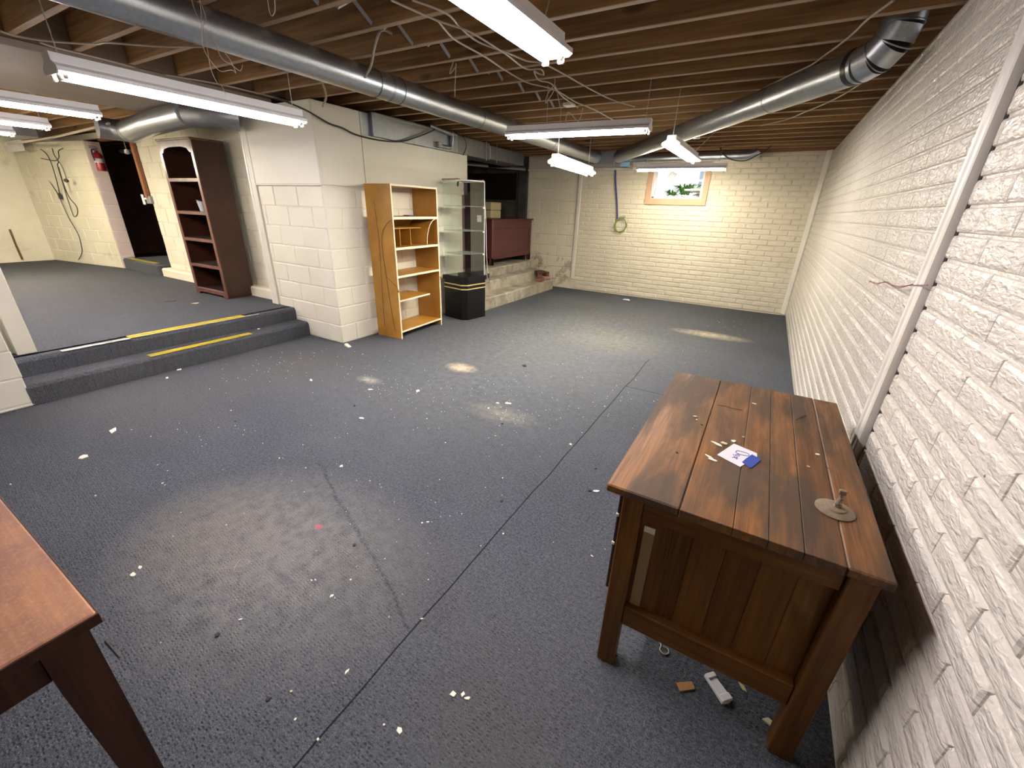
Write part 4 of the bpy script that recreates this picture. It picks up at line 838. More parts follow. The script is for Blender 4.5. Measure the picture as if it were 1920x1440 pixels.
obj('stem', MB().tube(bez([(0.0, 0.002, 0.012), (0.003, 0.0, 0.022), (0.0, -0.003, 0.030), (0.004, 0.002, 0.040)]), [0.008, 0.007, 0.006, 0.009, 0.010, 0.008, 0.006, 0.0055, 0.008, 0.0085, 0.007, 0.006, 0.006, 0.006, 0.007, 0.005], 8), 'dusty_brass', t, 35)
obj('stem_tip', MB().cbox(-0.006, 0.010, -0.004, 0.008, 0.052, 0.066, 0.002).cbox(0.0, 0.005, -0.001, 0.004, 0.038, 0.055, 0.001), 'dusty_brass', t)
def chip(x, y, z, r, m, nm='paint_chip', ang=None, el=1.0, th=0.0025, seed=0):
    rn = random.Random(seed); n = rn.randint(4, 6); a0 = rn.uniform(0, 6.28) if ang is None else ang
    poly = []
    for k in range(n):
        a = 2 * PI * k / n + rn.uniform(-.3, .3); rr = r * rn.uniform(.65, 1.1)
        px, py = rr * math.cos(a) * el, rr * math.sin(a) / (el ** 0.6)
        poly.append((x + px * math.cos(a0) - py * math.sin(a0), y + px * math.sin(a0) + py * math.cos(a0)))
    return MB().prism(poly, z, z + th, 2)
dl = ['flaked strip of cream paint on the desk left of the note', 'grey flake on the desk touching the far side of the note', 'white crumb at the far corner of the note', 'short cream sliver nearest the desk edge by the note', 'cream sliver touching the near left of the note',
      'pale chip alone on the right half of the desk', 'small tan crumb on the right half of the desk', 'tiny white crumb on the desk beyond the note', 'pale splinter lying toward the far left of the desk', 'bent pale splinter lying toward the far left of the desk',
      'tiny white sliver near the far edge of the desk', 'dark crumb on the far left part of the desk', 'larger dark crumb at the left side of the desk', 'tiny crumb on the middle boards of the desk']
for i, (x, y) in enumerate(DESKBITS):
    el = 2.2 if i in (0, 3, 4, 8, 10) else 1.2
    rr = {0: .011, 1: .011, 2: .009, 3: .008, 4: .009, 5: .007, 6: .0045}.get(i, 0.004)
    mm = 'chip_tan' if i in (1, 6) else 'dark_bit' if i in (11, 12) else 'chip'
    tag(obj('desk_crumb', chip(x, y, DT, rr, mm, ang=-0.5 + 0.4 * (i % 3), el=el, th=0.003, seed=i + 5), mm), dl[i], 'debris', 'crumbs on the desk')
for pp, lb in ((DESKTWIG, 'thin dark twig near the far edge of the desk'), (DESKTWIG2, 'thin curved twig at the far right of the desk'), (DESKTWIG3, 'short dark twig on the right half of the desk')):
    tag(obj('twig', MB().tube(bez([(x, y, DT + 0.002) for x, y in pp], 3), 0.0012, 5), 'wire_dark'), lb, 'twig', 'twigs on the desk')

# things on the carpet under and before the desk
tr_c = Vector((sum(p[0] for p in TRAY) / 4, sum(p[1] for p in TRAY) / 4, 0))
t = thing('plastic_tray', 'long white plastic tray lying on the carpet under the desk', 'tray', (tr_c.x, tr_c.y, 0.0), math.atan2(1.104 - 1.167, -0.285 + 0.35))
obj('tray_body', MB().prism([(-0.047, -0.019), (0.043, -0.022), (0.047, 0.0), (0.043, 0.020), (0.02, 0.017), (-0.02, 0.015), (-0.047, 0.019)], 0.0, 0.010, 2), 'plastic_white', t)
obj('raised_rim', MB().cbox(-0.047, -0.030, -0.018, 0.018, 0.010, 0.015, 0.002).cbox(0.022, 0.045, -0.020, 0.019, 0.010, 0.016, 0.003).cbox(-0.045, 0.044, -0.0215, -0.015, 0.010, 0.014, 0.002), 'plastic_white', t)
tag(obj('cork_tile', MB().prism(TILE, 0.0, 0.005, 2), 'cork'), 'small tan tile sample on the carpet beside the white tray', 'tile')
x, y = SPECIAL[4]; tag(obj('bent_chip', chip(x, y, 0.0, 0.012, 'chip_tan', ang=-0.7, el=1.8, th=0.004, seed=3), 'chip_tan'), 'cream shard under the bottom rail of the desk', 'debris')
x, y = SPECIAL[6]; tag(obj('shell_chip', chip(x, y, 0.0, 0.016, 'chip_green', ang=0.4, el=1.1, th=0.006, seed=8), 'chip_green'), 'pale green broken shard by the near desk leg', 'debris')
x, y = SPECIAL[5]; tag(obj('string_loop', MB().tube(bez([(x - .022, y + .018, .004), (x - .012, y + .006, .003), (x - .012, y - .014, .003), (x + .006, y - .022, .003), (x + .018, y - .008, .003), (x + .010, y + .006, .004), (x - .006, y + .004, .006)]), 0.0022, 6), 'wire_white'), 'curl of pale string on the carpet under the desk', 'string')
x, y = SPECIAL[7]; tag(obj('door_wedge', MB().prism([(0.0, 0.0), (0.085, 0.0), (0.085, 0.006), (0.0, 0.026)], -0.018, 0.018, 1), 'chip', None, None, Matrix.Translation((x - 0.015, y - 0.01, 0)) @ Matrix.Rotation(-0.2, 4, 'Z')), 'cream wedge on the carpet at the corner of the block pier', 'wedge')

# ================================================================ TABLE (near left)
t = thing('side_table', 'worn brown wooden table cut off at the near left', 'table', (-2.1, -0.4, 0.0))
tx, ty = -2.1, -0.4
obj('tabletop', MB().cbox(-2.75 - tx, -1.46 - tx, -0.88 - ty, 0.086 - ty, 0.714, 0.740, 0.004), 'table_top', t)
obj('top_edge', MB().cbox(-2.745 - tx, -1.463 - tx, 0.0825 - ty, 0.0885 - ty, 0.712, 0.737, 0.001).cbox(-1.464 - tx, -1.4575 - tx, -0.88 - ty, 0.088 - ty, 0.712, 0.737, 0.001), 'table_leg', t)
for (cx, cy) in ((-1.512, 0.035), (-2.69, 0.035), (-1.512, -0.83), (-2.69, -0.83)):
    m = MB(); sx = 1 if cx > -2 else -1; sy = 1 if cy > -0.4 else -1
    def sq(s, z, ax, ay): return [(ax - s, ay - s, z), (ax + s, ay - s, z), (ax + s, ay + s, z), (ax - s, ay + s, z)]
    m.add(sq(0.034, 0.713, cx - tx, cy - ty) + sq(0.034, 0.60, cx - tx, cy - ty) + sq(0.022, 0.0, cx + 0.012 * sx - tx, cy + 0.012 * sy - ty),
          [(0, 1, 2, 3), (11, 10, 9, 8)] + [(i + 4 * j, (i + 1) % 4 + 4 * j, (i + 1) % 4 + 4 * (j + 1), i + 4 * (j + 1)) for j in range(2) for i in range(4)])
    obj('leg', m, 'table_leg', t)
obj('apron', MB().cbox(-2.66 - tx, -1.545 - tx, 0.030 - ty, 0.050 - ty, 0.615, 0.713, 0.003), 'table_leg', t)
obj('apron', MB().cbox(-1.520 - tx, -1.500 - tx, -0.80 - ty, 0.002 - ty, 0.615, 0.713, 0.003), 'table_leg', t)
obj('apron', MB().cbox(-2.70 - tx, -2.68 - tx, -0.80 - ty, 0.002 - ty, 0.615, 0.713, 0.003), 'table_leg', t)

# ================================================================ HONEY COLOURED SHELF UNIT
t = thing('shelf_unit', 'tall honey coloured shelf unit with cream edges and a cubby row', 'shelf unit', (-4.22, 3.83, 0.0), 0.0)
t.location = (-4.003, 3.43, 0.0); t.rotation_euler = (0, 0, 0.058)
D_ = 0.365; W_ = 0.80
def sb(x0, x1, y0, y1, z0, z1, c=0.0015): return MB().cbox(x0, x1, y0, y1, z0, z1, c)
# local: x = 0 is the front edge, negative goes back; y runs along the front
for y0 in (0.0, W_ - 0.018):
    sp = obj('side_panel', sb(-D_, -0.003, y0, y0 + 0.018, 0.0, 1.672), 'shelf_wood', t)
    obj('edge_strip', sb(-0.003, 0.001, y0 - 0.001, y0 + 0.019, 0.0, 1.035, 0.001).cbox(-0.003, -0.001, y0, y0 + 0.018, 1.035, 1.672, 0.0008), 'edge', sp)
def shelf(z, th=0.020, y1=W_ - 0.018, nm='shelf', edge=True, x0=-D_ + 0.004):
    s_ = obj(nm, sb(x0, -0.004, 0.018, y1, z - th, z), 'shelf_wood', t)
    if edge: obj('edge_strip', sb(-0.004, 0.0005, 0.018, y1, z - th, z + 0.0006, 0.0008), 'edge', s_)
shelf(1.672, 0.018, nm='top_board'); shelf(1.352, 0.026); shelf(1.036, 0.026); shelf(0.732, 0.024); shelf(0.458, 0.018, 0.575); shelf(0.095, 0.020)
obj('cubby_back', sb(-D_ + 0.004, -D_ + 0.012, 0.018, W_ - 0.018, 1.036, 1.328), 'shelf_wood', t)
obj('cubby_shelf', sb(-D_ + 0.012, -0.09, 0.018, 0.575, 1.222, 1.236), 'shelf_wood', t)
for y in (0.20, 0.38):
    obj('cubby_divider', sb(-D_ + 0.012, -0.095, y, y + 0.010, 1.036, 1.222), 'shelf_wood', t)
arc = [(-0.16 + 0.16 * (1 - math.cos(a)) * 0 - 0.0, 0.0, 0.0) for a in (0,)]
am = MB(); P = []
for k in range(13):
    a = k / 12 * PI / 2
    P.append((0.0, 0.782 - 0.19 * math.cos(a) , 1.040 + 0.285 * math.sin(a)))
for i in range(12):
    (_, ya, za), (_, yb, zb) = P[i], P[i + 1]
    am.add([(-0.33, ya, za), (-0.02, ya, za), (-0.02, yb, zb), (-0.33, yb, zb), (-0.33, ya + .006, za - .003), (-0.02, ya + .006, za - .003), (-0.02, yb + .006, zb - .003), (-0.33, yb + .006, zb - .003)],
           [(0, 1, 2, 3), (7, 6, 5, 4), (1, 5, 6, 2), (0, 3, 7, 4), (0, 4, 5, 1), (3, 2, 6, 7)])
cdv = obj('curved_divider', am, 'shelf_wood', t)
obj('edge_strip', MB().tube([(-0.02, y_, z_) for _, y_, z_ in P], 0.005, 6), 'edge', cdv)
am = MB(); am.tube(bez([(-0.002, -0.003, 1.32), (-0.06, -0.003, 1.30), (-0.15, -0.003, 1.20), (-0.18, -0.003, 1.04), (-0.16, -0.003, 0.75), (-0.12, -0.003, 0.30), (-0.09, -0.003, 0.10)]), 0.0022, 5)
am.tube(bez([(-0.24, -0.003, 1.50), (-0.22, -0.003, 1.1), (-0.24, -0.003, 0.5), (-0.25, -0.003, 0.12)]), 0.0016, 5)
am.tube(bez([(-0.16, -0.003, 0.72), (-0.08, -0.003, 0.66), (0.0, -0.004, 0.60), (0.004, -0.003, 0.56)]), 0.002, 5)
o = obj('dark_scratch_line', am, 'wire_dark', t); o['label'] = 'dark curved lines down the side'
obj('bracket', sb(-0.01, 0.012, -0.008, 0.008, 0.555, 0.575).cbox(-0.01, 0.012, W_ - 0.008, W_ + 0.008, 0.60, 0.64), 'rim', t)
tag(obj('small_pad', MB().cbox(-4.24, -4.15, 3.83, 3.93, 1.356, 1.366, 0.003), 'ink'), 'small dark notepad on the upper shelf of the honey unit', 'notepad')

# ================================================================ GLASS DISPLAY TOWER
t = thing('display_case', 'glass display tower on a black base with gold stripes', 'display case', (-3.925, 4.575, 0.0), -0.17)
bx, by = 0.405, 0.41
def foot(i=0.0, ch=0.06): return [(-bx + i * -1, 0 - i), (-ch - i * 0 + 0.0, -i), (0 + i, ch), (0 + i, by + i), (-bx - i, by + i)]
obj('base', MB().prism(foot(0.0), 0.0, 0.535, 2), 'black', t)
obj('base_lid', MB().prism(foot(0.014), 0.535, 0.590, 2), 'black', t)
obj('recessed_floor', MB().prism([(x * 0.93 - 0.01, 0.015 + y * 0.93) for x, y in foot(0.0)], 0.588, 0.594, 2), 'black', t)
for z in (0.420, 0.474):
    obj('gold_stripe', MB().prism(foot(0.0022), z, z + 0.015, 2), 'gold', t)
gf = [(-bx + 0.01, 0.015), (-0.14, 0.015), (-0.012, 0.14), (-0.012, by - 0.012), (-bx + 0.01, by - 0.012)]
for z in (0.885, 1.178, 1.478):
    obj('glass_shelf', MB().prism([(x * 0.985 - 0.004, y * 0.985 + 0.003) for x, y in gf], z, z + 0.007, 2), 'glass_shelf', t)
def pane(a, b, m, z0=0.592, z1=1.775, th=0.005, nm='glass_panel'):
    a, b = Vector((*a, 0)), Vector((*b, 0)); n = (b - a).normalized().cross(Zv) * th
    return obj(nm, MB().prism([(a.x, a.y), (b.x, b.y), (b.x + n.x, b.y + n.y), (a.x + n.x, a.y + n.y)], z0, z1, 2), m, t)
pane(gf[3], gf[4], 'glass_smoke'); pane(gf[2], gf[3], 'glass'); pane(gf[4], gf[0], 'glass'); pane(gf[0], gf[1], 'glass')
m = MB()
for (a, b) in ((gf[0], gf[1]), (gf[3], gf[4]), (gf[2], gf[3]), (gf[1], gf[2])):
    m.tube([(a[0], a[1], 1.782), (b[0], b[1], 1.782)], 0.007, 4)
obj('top_frame', m, 'enamel', t)
o = obj('top_board', MB().cbox(-bx, -0.02, by - 0.05, by - 0.005, 1.789, 1.802, 0.002).cbox(-bx, -0.10, 0.01, 0.05, 1.789, 1.800, 0.002), 'raw_strip', t); o['label'] = 'broken wooden strips left of the top'
obj('edge_rail', MB().tube([(-0.010, by - 0.008, 0.592), (-0.010, by - 0.008, 1.78)], 0.0045, 6), 'enamel', t)
obj('edge_rail', MB().tube([(-bx + 0.012, by - 0.014, 0.592), (-bx + 0.012, by - 0.014, 1.78)], 0.004, 6), 'wire_dark', t)
for z in (0.875, 1.168, 1.468):
    for (x, y) in ((-0.018, by - 0.022), (-bx + 0.02, by - 0.022)):
        obj('shelf_clip', MB().cbox(x - 0.008, x + 0.008, y - 0.008, y + 0.008, z - 0.012, z + 0.008, 0.002), 'enamel', t)
o = obj('paper_sticker', MB().box(-0.135, -0.055, by - 0.022, by - 0.019, 1.290, 1.375), 'paper', t); o['label'] = 'white paper sticker'
obj('light_socket', MB().tube([(-0.30, 0.2, 1.775), (-0.305, 0.2, 1.72)], 0.012, 8), 'wire_dark', t)
obj('light_wire', MB().tube(bez([(-0.30, 0.2, 1.775), (-0.25, 0.21, 1.78), (-0.20, 0.22, 1.74), (-0.22, 0.21, 1.66)]), 0.003, 5), 'wire_dark', t)
obj('power_cord', MB().tube(bez([(0.006, by - 0.01, 1.48), (0.014, by, 1.2), (0.012, by + 0.01, 0.9), (0.02, by + 0.03, 0.66), (0.03, by + 0.05, 0.60)]), 0.003, 5), 'enamel', t)
obj('cord_switch', MB().cbox(0.012, 0.040, by + 0.03, by + 0.055, 0.555, 0.615, 0.006), 'wire_dark', t)
obj('cord_tail', MB().tube(bez([(0.028, by + 0.045, 0.56), (0.035, by + 0.05, 0.50), (0.02, by + 0.02, 0.48), (0.012, by - 0.03, 0.47)]), 0.003, 5), 'wire_dark', t)

# ================================================================ MAROON CABINET ON THE CONCRETE LANDING
t = thing('maroon_cabinet', 'long maroon painted cabinet standing in the alcove on the concrete steps', 'cabinet', (-4.71, 7.19, 0.507))
hw = 0.73
def mc(x0, x1, y0, y1, z0, z1, c=0.004): return MB().cbox(x0, x1, y0, y1, z0, z1, c)
obj('top', mc(-0.55, 0.03, -hw - 0.04, hw + 0.03, 0.765, 0.785), 'maroon', t)
obj('body', mc(-0.52, -0.012, -hw + 0.01, hw - 0.01, 0.12, 0.765), 'maroon', t)
for y0 in (-hw, hw - 0.07):
    obj('stile', mc(-0.02, 0.0, y0, y0 + 0.07, 0.0, 0.765), 'maroon', t)
obj('top_rail', mc(-0.018, -0.002, -hw + 0.07, hw - 0.07, 0.625, 0.765), 'maroon', t)
obj('bottom_rail', mc(-0.018, -0.002, -hw + 0.07, hw - 0.07, 0.10, 0.19), 'maroon', t)
obj('rail_bead', mc(-0.012, 0.003, -hw + 0.07, hw - 0.07, 0.615, 0.63), 'maroon', t)
for y0 in (-hw, hw - 0.06):
    for x0 in (-0.52, -0.06):
        obj('leg', mc(x0, x0 + 0.06, y0, y0 + 0.06, 0.0, 0.13), 'maroon', t)
for i, (yy, zz, lb) in enumerate(((7.07, 1.293, 'lower of two cream blocks stacked on the maroon cabinet'), (7.08, 1.432, 'upper of two cream blocks stacked on the maroon cabinet'))):
    tag(obj('cream_block', MB().cbox(-5.18, -5.02, yy - 0.17, yy + 0.17, zz, zz + 0.135, 0.012), 'chip_tan'), lb, 'block', 'cream blocks in the alcove')
t = thing('plum_door', 'plum painted door leaning in the alcove behind the glass tower', 'door', (-4.83, 5.97, 0.507))
obj('door_slab', MB().cbox(-0.03, 0.0, -0.47, 0.45, 0.0, 1.20, 0.004), 'plum', t)
for z0, z1 in ((0.12, 0.55), (0.66, 1.10)):
    obj('door_panel', MB().cbox(0.0, 0.008, -0.34, 0.26, z0, z1, 0.006), 'plum', t)
# loose bricks
def bk(x, y, z, rz, lb, sx=0.10, sy=0.20, sz=0.062, rx=0.0, mt_='red_brick'):
    mt = Matrix.Translation((x, y, z)) @ Matrix.Rotation(rz, 4, 'Z') @ Matrix.Rotation(rx, 4, 'X')
    tag(obj('loose_brick', MB().cbox(-sx / 2, sx / 2, -sy / 2, sy / 2, 0, sz, 0.006), mt_, None, None, mt), lb, 'brick', 'loose red bricks on the concrete step')
bk(-4.15, 7.33, 0.190, 0.15, 'front loose red brick lying lowest on the concrete step')
bk(-4.19, 7.62, 0.190, -0.45, 'dusty loose brick lying beside the wall at the right of the pile', mt_='pale_brick')
bk(-4.205, 7.40, 0.2535, 0.5, 'loose red brick in the middle layer of the pile', 0.09, 0.17, 0.058)
bk(-4.185, 7.62, 0.2535, 1.25, 'broken red brick standing up at the right of the pile', 0.09, 0.13, 0.085)
bk(-4.22, 7.43, 0.3130, -0.4, 'darkest brick on top of the small pile', 0.10, 0.19, 0.06, mt_='dark_brick')

# ================================================================ DARK BOOKCASE ON THE RAISED FLOOR
t = thing('bookcase', 'tall dark mahogany bookcase with an arched top on the raised floor', 'bookcase', (-6.63, 2.70, ZU), 0.03)
w2, dp, ht = 0.352, 0.35, 1.77
for s in (-1, 1):
    obj('side_panel', MB().cbox(s * w2 - 0.011, s * w2 + 0.011, 0.012, dp, 0.0, ht, 0.002), 'mahogany', t)
    obj('face_stile', MB().cbox(s * (w2 - 0.012) - 0.024, s * (w2 - 0.012) + 0.024, 0.0, 0.014, 0.0, ht, 0.002), 'mahogany_face', t)
obj('back_panel', MB().cbox(-w2, w2, dp - 0.008, dp, 0.02, ht - 0.01, 0.001), 'mahogany_shaded', t)
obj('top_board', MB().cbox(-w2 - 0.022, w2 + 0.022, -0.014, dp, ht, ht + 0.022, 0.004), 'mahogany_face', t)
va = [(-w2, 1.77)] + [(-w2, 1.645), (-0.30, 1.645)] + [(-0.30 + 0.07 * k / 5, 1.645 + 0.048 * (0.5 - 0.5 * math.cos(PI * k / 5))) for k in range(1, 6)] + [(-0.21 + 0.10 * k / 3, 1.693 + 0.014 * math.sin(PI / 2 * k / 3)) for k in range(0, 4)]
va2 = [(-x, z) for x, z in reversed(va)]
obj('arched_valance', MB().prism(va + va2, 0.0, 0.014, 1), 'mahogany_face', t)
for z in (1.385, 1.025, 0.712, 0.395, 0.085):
    s_ = obj('shelf', MB().cbox(-w2 + 0.011, w2 - 0.011, 0.010, dp - 0.008, z - 0.018, z, 0.001), 'mahogany_shaded', t)
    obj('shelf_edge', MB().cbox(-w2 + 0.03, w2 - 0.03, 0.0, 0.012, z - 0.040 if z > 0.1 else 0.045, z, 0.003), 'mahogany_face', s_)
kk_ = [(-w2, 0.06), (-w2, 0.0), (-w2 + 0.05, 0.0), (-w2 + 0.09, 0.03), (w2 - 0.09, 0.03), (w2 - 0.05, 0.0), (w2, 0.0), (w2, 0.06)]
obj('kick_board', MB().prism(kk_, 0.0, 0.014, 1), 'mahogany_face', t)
c = thing('tin_cup', 'small grey tin scoop on the second shelf of the dark bookcase', 'cup', (-6.47, 2.775, ZU + 1.026))
obj('cup_body', MB().lathe([(0.001, 0), (0.038, 0), (0.050, 0.085), (0.055, 0.110), (0.052, 0.110), (0.046, 0.083), (0.036, 0.004), (0.001, 0.004)], 0, 0, 20), 'tin', c, 40)
obj('spout', MB().prism([(-0.03, 0.075), (-0.105, 0.125), (-0.05, 0.112)], -0.014, 0.014, 1), 'tin', c)

# ================================================================ RAISED AREA DETAILS
t = thing('fire_extinguisher', 'red fire extinguisher hung beside the dark doorway', 'fire extinguisher', (RX0 + 0.085, 3.085, 1.83))
obj('cylinder', MB().lathe([(0.001, 0), (0.052, 0.0), (0.058, 0.02), (0.058, 0.215), (0.048, 0.25), (0.022, 0.268), (0.022, 0.285), (0.001, 0.285)], 0, 0, 24), 'ext_red', t, 40)
obj('label_band', MB().lathe([(0.0585, 0.115), (0.0590, 0.115), (0.0590, 0.175), (0.0585, 0.175)], 0, 0, 24), 'paper', t, 40)
obj('valve', MB().cbox(-0.02, 0.02, -0.02, 0.02, 0.285, 0.315, 0.005), 'steel', t)
obj('lever', MB().cbox(-0.012, 0.012, -0.075, 0.03, 0.318, 0.328, 0.003).cbox(-0.012, 0.012, -0.07, 0.02, 0.340, 0.350, 0.003), 'steel', t)
obj('nozzle', MB().tube(bez([(0.0, -0.02, 0.30), (0.03, -0.06, 0.29), (0.05, -0.075, 0.22), (0.055, -0.07, 0.14)]), 0.010, 8), 'wire_dark', t)
obj('wall_bracket', MB().cbox(-0.088, -0.056, -0.025, 0.025, 0.05, 0.25, 0.003), 'steel', t)
t = thing('light_switch', 'white switch box on the doorway jamb beside the dark bookcase', 'switch', (-8.80, 3.12, 1.42))
obj('box', MB().cbox(-0.05, 0.09, -0.01, 0.04, -0.05, 0.06, 0.006), 'steel', t)
obj('cover_plate', MB().cbox(-0.13, -0.06, -0.03, -0.015, -0.065, 0.08, 0.004), 'enamel', t)
obj('conduit_stub', MB().tube([(-0.06, -0.015, 0.02), (-0.02, 0.0, 0.02)], 0.014, 8), 'enamel', t)
t = thing('pull_switch', 'small pale pull switch hanging in the top of the doorway', 'switch', (-9.0, 3.1, 2.08))
obj('pull_cord', MB().tube([(0, 0, 0.28), (0.01, 0, 0.02)], 0.006, 5), 'wire_white', t)
obj('pull_knob', MB().lathe([(0.002, 0.03), (0.025, 0.02), (0.035, -0.03), (0.002, -0.045)], 0.012, 0, 10), 'socket', t, 40)
tag(obj('rusty_rod', MB().tube([(-12.16, 2.212, 0.86), (-12.16, 2.208, 0.59), (-12.16, 2.213, 0.339)], 0.014, 8), 'rust'), 'thin rusty rod standing against the cream end wall', 'rod')
def strip(name, x0, x1, y0, y1, z, m, lb, cat='tape', sk=0.0, lines=True):
    t_ = thing(name, lb, cat, (x0, y0, z))
    n = 9; L_ = y1 - y0; wv = [random.uniform(-.004, .004) for _ in range(n + 1)]
    for j, (a, b) in enumerate(((0.0, 0.42), (0.54, 1.0))):
        v = []; f = []
        for i in range(n + 1):
            yy = L_ * i / n; sh = sk * i / n + wv[i]
            for zz in (0.0, 0.0022): v += [(sh + (x1 - x0) * a, yy, zz), (sh + (x1 - x0) * b, yy, zz)]
        for i in range(n):
            k = i * 4
            f += [(k + 2, k + 3, k + 7, k + 6), (k + 1, k, k + 4, k + 5), (k, k + 2, k + 6, k + 4), (k + 3, k + 1, k + 5, k + 7)]
        f += [(0, 1, 3, 2), (n * 4 + 2, n * 4 + 3, n * 4 + 1, n * 4)]
        obj('tape_band', MB().add(v, f), m, t_)
    return t_
random.seed(12)
strip('yellow_tape_strip', -5.335, -5.232, 1.35, 2.36, ZU + 0.0005, 'yellow', 'upper yellow safety tape along the edge of the raised floor')
strip('yellow_tape_strip', -5.095, -5.014, 1.38, 2.28, 0.1605, 'yellow', 'lower yellow safety tape on the nosing of the first step')
strip('worn_tape_strip', -5.262, -5.210, 0.90, 1.345, ZU + 0.0005, 'worn_tape', 'worn white tape strip at the near end of the top step')
strip('worn_tape_strip', -5.242, -5.222, 1.38, 2.50, ZU + 0.0002, 'worn_tape', 'torn greyish tape remains below the upper yellow tape')
q = strip('yellow_tape_strip', 3.03, 3.11, 0.0, 1.02, 0.4705, 'yellow', 'yellow safety tape on the doorway step at the back'); q.location = (-9.05, 3.03, 0.4705); q.rotation_euler = (0, 0, PI / 2)
q.location = (-9.02, 3.035, 0.4705)

# ================================================================ WINDOW WELL OUTSIDE
gs = struct(obj('ground_outside', MB().add([(-6, 8.24, 1.60), (3, 8.24, 1.60), (3, 9.4, 1.70), (-6, 9.4, 1.70), (3, 14, 1.9), (-6, 14, 1.9), (-6, 8.24, 1.2), (3, 8.24, 1.2), (3, 14, 1.2), (-6, 14, 1.2)],
     [(0, 1, 2, 3), (3, 2, 4, 5), (6, 7, 1, 0), (9, 8, 7, 6), (5, 4, 8, 9), (1, 7, 8, 4, 2), (0, 3, 5, 9, 6)]), 'soil'), 'bright ground outside the basement window')
random.seed(21)
def rock(x, y, z, rx, ry, rz, lb):
    bm = bmesh.new(); bmesh.ops.create_icosphere(bm, subdivisions=2, radius=1.0)
    for v in bm.verts:
        k = 1 + random.uniform(-.13, .13); v.co = Vector((v.co.x * rx * k, v.co.y * ry * k, max(-0.6, v.co.z) * rz * k))
    me = bpy.data.meshes.new('garden_stone'); bm.to_mesh(me); bm.free()
    o = link('garden_stone', me, 'rock'); o.location = (x, y, z); tag(o, lb, 'stone', 'garden stones outside the window')
rock(-1.80, 9.05, 1.885, 0.20, 0.14, 0.055, 'big flat pale stone outside the window on the right'); rock(-1.78, 9.1, 1.755, 0.21, 0.15, 0.075, 'shadowed stone under the flat one outside the window')
rock(-1.50, 8.85, 1.80, 0.10, 0.10, 0.11, 'rounded stone at the right edge of the window view'); rock(-2.20, 8.75, 1.71, 0.16, 0.10, 0.05, 'low pale stone at the bottom of the window view')
rock(-1.98, 8.65, 1.70, 0.09, 0.08, 0.045, 'small pale stone at the bottom middle of the window view')
for i, (x, y, n, h, lb) in enumerate(((-2.12, 9.40, 90, 0.44, 'bright green grassy plant outside the window'), (-1.80, 9.90, 90, 0.50, 'leafy green plant behind the flat stone outside'), (-2.35, 9.35, 50, 0.30, 'low greyish plant left of the stones outside the window'))):
    m = MB()
    for k in range(n):
        a = random.uniform(0, 2 * PI); l = h * random.uniform(.45, 1); ox_ = math.cos(a) * l * 0.75; oy_ = math.sin(a) * l * 0.5
        p0 = Vector((x, y, 1.68)); p1 = p0 + Vector((ox_ * 0.5, oy_ * 0.5, l * 0.75)); p2 = p0 + Vector((ox_, oy_, l * random.uniform(.5, .85)))
        s_ = Vector((-math.sin(a), math.cos(a), 0.3)) * 0.016
        m.add([p0 - s_ * .5, p0 + s_ * .5, p1 + s_, p1 - s_, p2], [(0, 1, 2, 3), (3, 2, 4)])
    tag(obj('grass_tuft', m, 'leaf'), lb, 'plant', 'plants outside the window')
tag(obj('neighbour_fence', MB().cbox(-2.3, -0.6, 12.0, 12.1, 1.85, 2.75, 0.01), 'siding'), 'pale blue fence far outside the window', 'fence')
tag(obj('hanging_tag', MB().cbox(-0.05, 0.05, -0.004, 0.004, -0.09, 0.09, 0.002, Matrix.Translation((-2.13, 7.9, 2.02)) @ Matrix.Rotation(0.5, 4, 'Y')), 'tin'), 'small grey tag hanging in front of the window', 'tag')
cable('tag_string', 'thin dark string holding the grey tag at the window', 'string', [(-2.10, 7.9, 2.10), (-2.08, 7.87, 2.25), (-2.07, 7.80, 2.39)], 0.003, 'wire_dark')

# ================================================================ DEBRIS ON THE CARPET
random.seed(5)
def ordinal(n): return ['', 'nearest', 'second nearest', 'third nearest', 'fourth nearest', 'fifth nearest', 'sixth nearest', 'seventh nearest', 'eighth nearest', 'ninth nearest', 'tenth nearest'][n]
LM = [('the red spot', SPECIAL[0]), ('the corner of the near table', (-1.5, 0.1)), ('the near left leg of the desk', (-0.68, 1.05)), ('the far left corner of the desk', (-0.72, 2.06)), ('the first step', None), ('the cream wedge at the pier', SPECIAL[7]), ('the largest white scrap', CHIPS_BIG[1]), ('the pair of cream slivers', CHIPS_BIG[5]), ('the flat cream flake', CHIPS_BIG[43]), ('the far seam end', (-1.34, 0.35)), ('the dark straw', SPECIAL[8]), ('the near end of the worn dark track', (-1.38, 0.77)), ('the far end of the worn dark track', (-2.52, 1.23)), ('the fibre curl', SPECIAL[10])]
def ranked(pts, noun):
    out = {}
    tab = []
    for nm, q in LM:
        if nm == 'the far seam end': continue
        ds = sorted((abs(x + 5.0) if q is None else math.hypot(x - q[0], y - q[1]), i) for i, (x, y) in pts.items())
        for r, (dd_, i) in enumerate(ds[:10]): tab.append((r + 1, dd_, i, nm))
    for r, dd_, i, nm in sorted(tab):
        if i not in out: out[i] = '%s %s to %s' % (ordinal(r), noun, nm)
    return out
NAMED = (0, 1, 2, 5, 6, 42, 43, 44)
CHIPLAB = ranked({i: p for i, p in enumerate(CHIPS_BIG) if i not in NAMED}, 'small pale chip')
DARKLAB = ranked(dict(enumerate(CHIPS_DARK)), 'black crumb')
big = {0: 0.022, 1: 0.034, 2: 0.024, 3: 0.018, 4: 0.013, 5: 0.020, 6: 0.026, 7: 0.014, 22: 0.014, 23: 0.011, 24: 0.010, 25: 0.012, 27: 0.010, 28: 0.010, 34: 0.012, 35: 0.015, 42: 0.034, 43: 0.030, 44: 0.026, 45: 0.018, 12: 0.015, 16: 0.013}
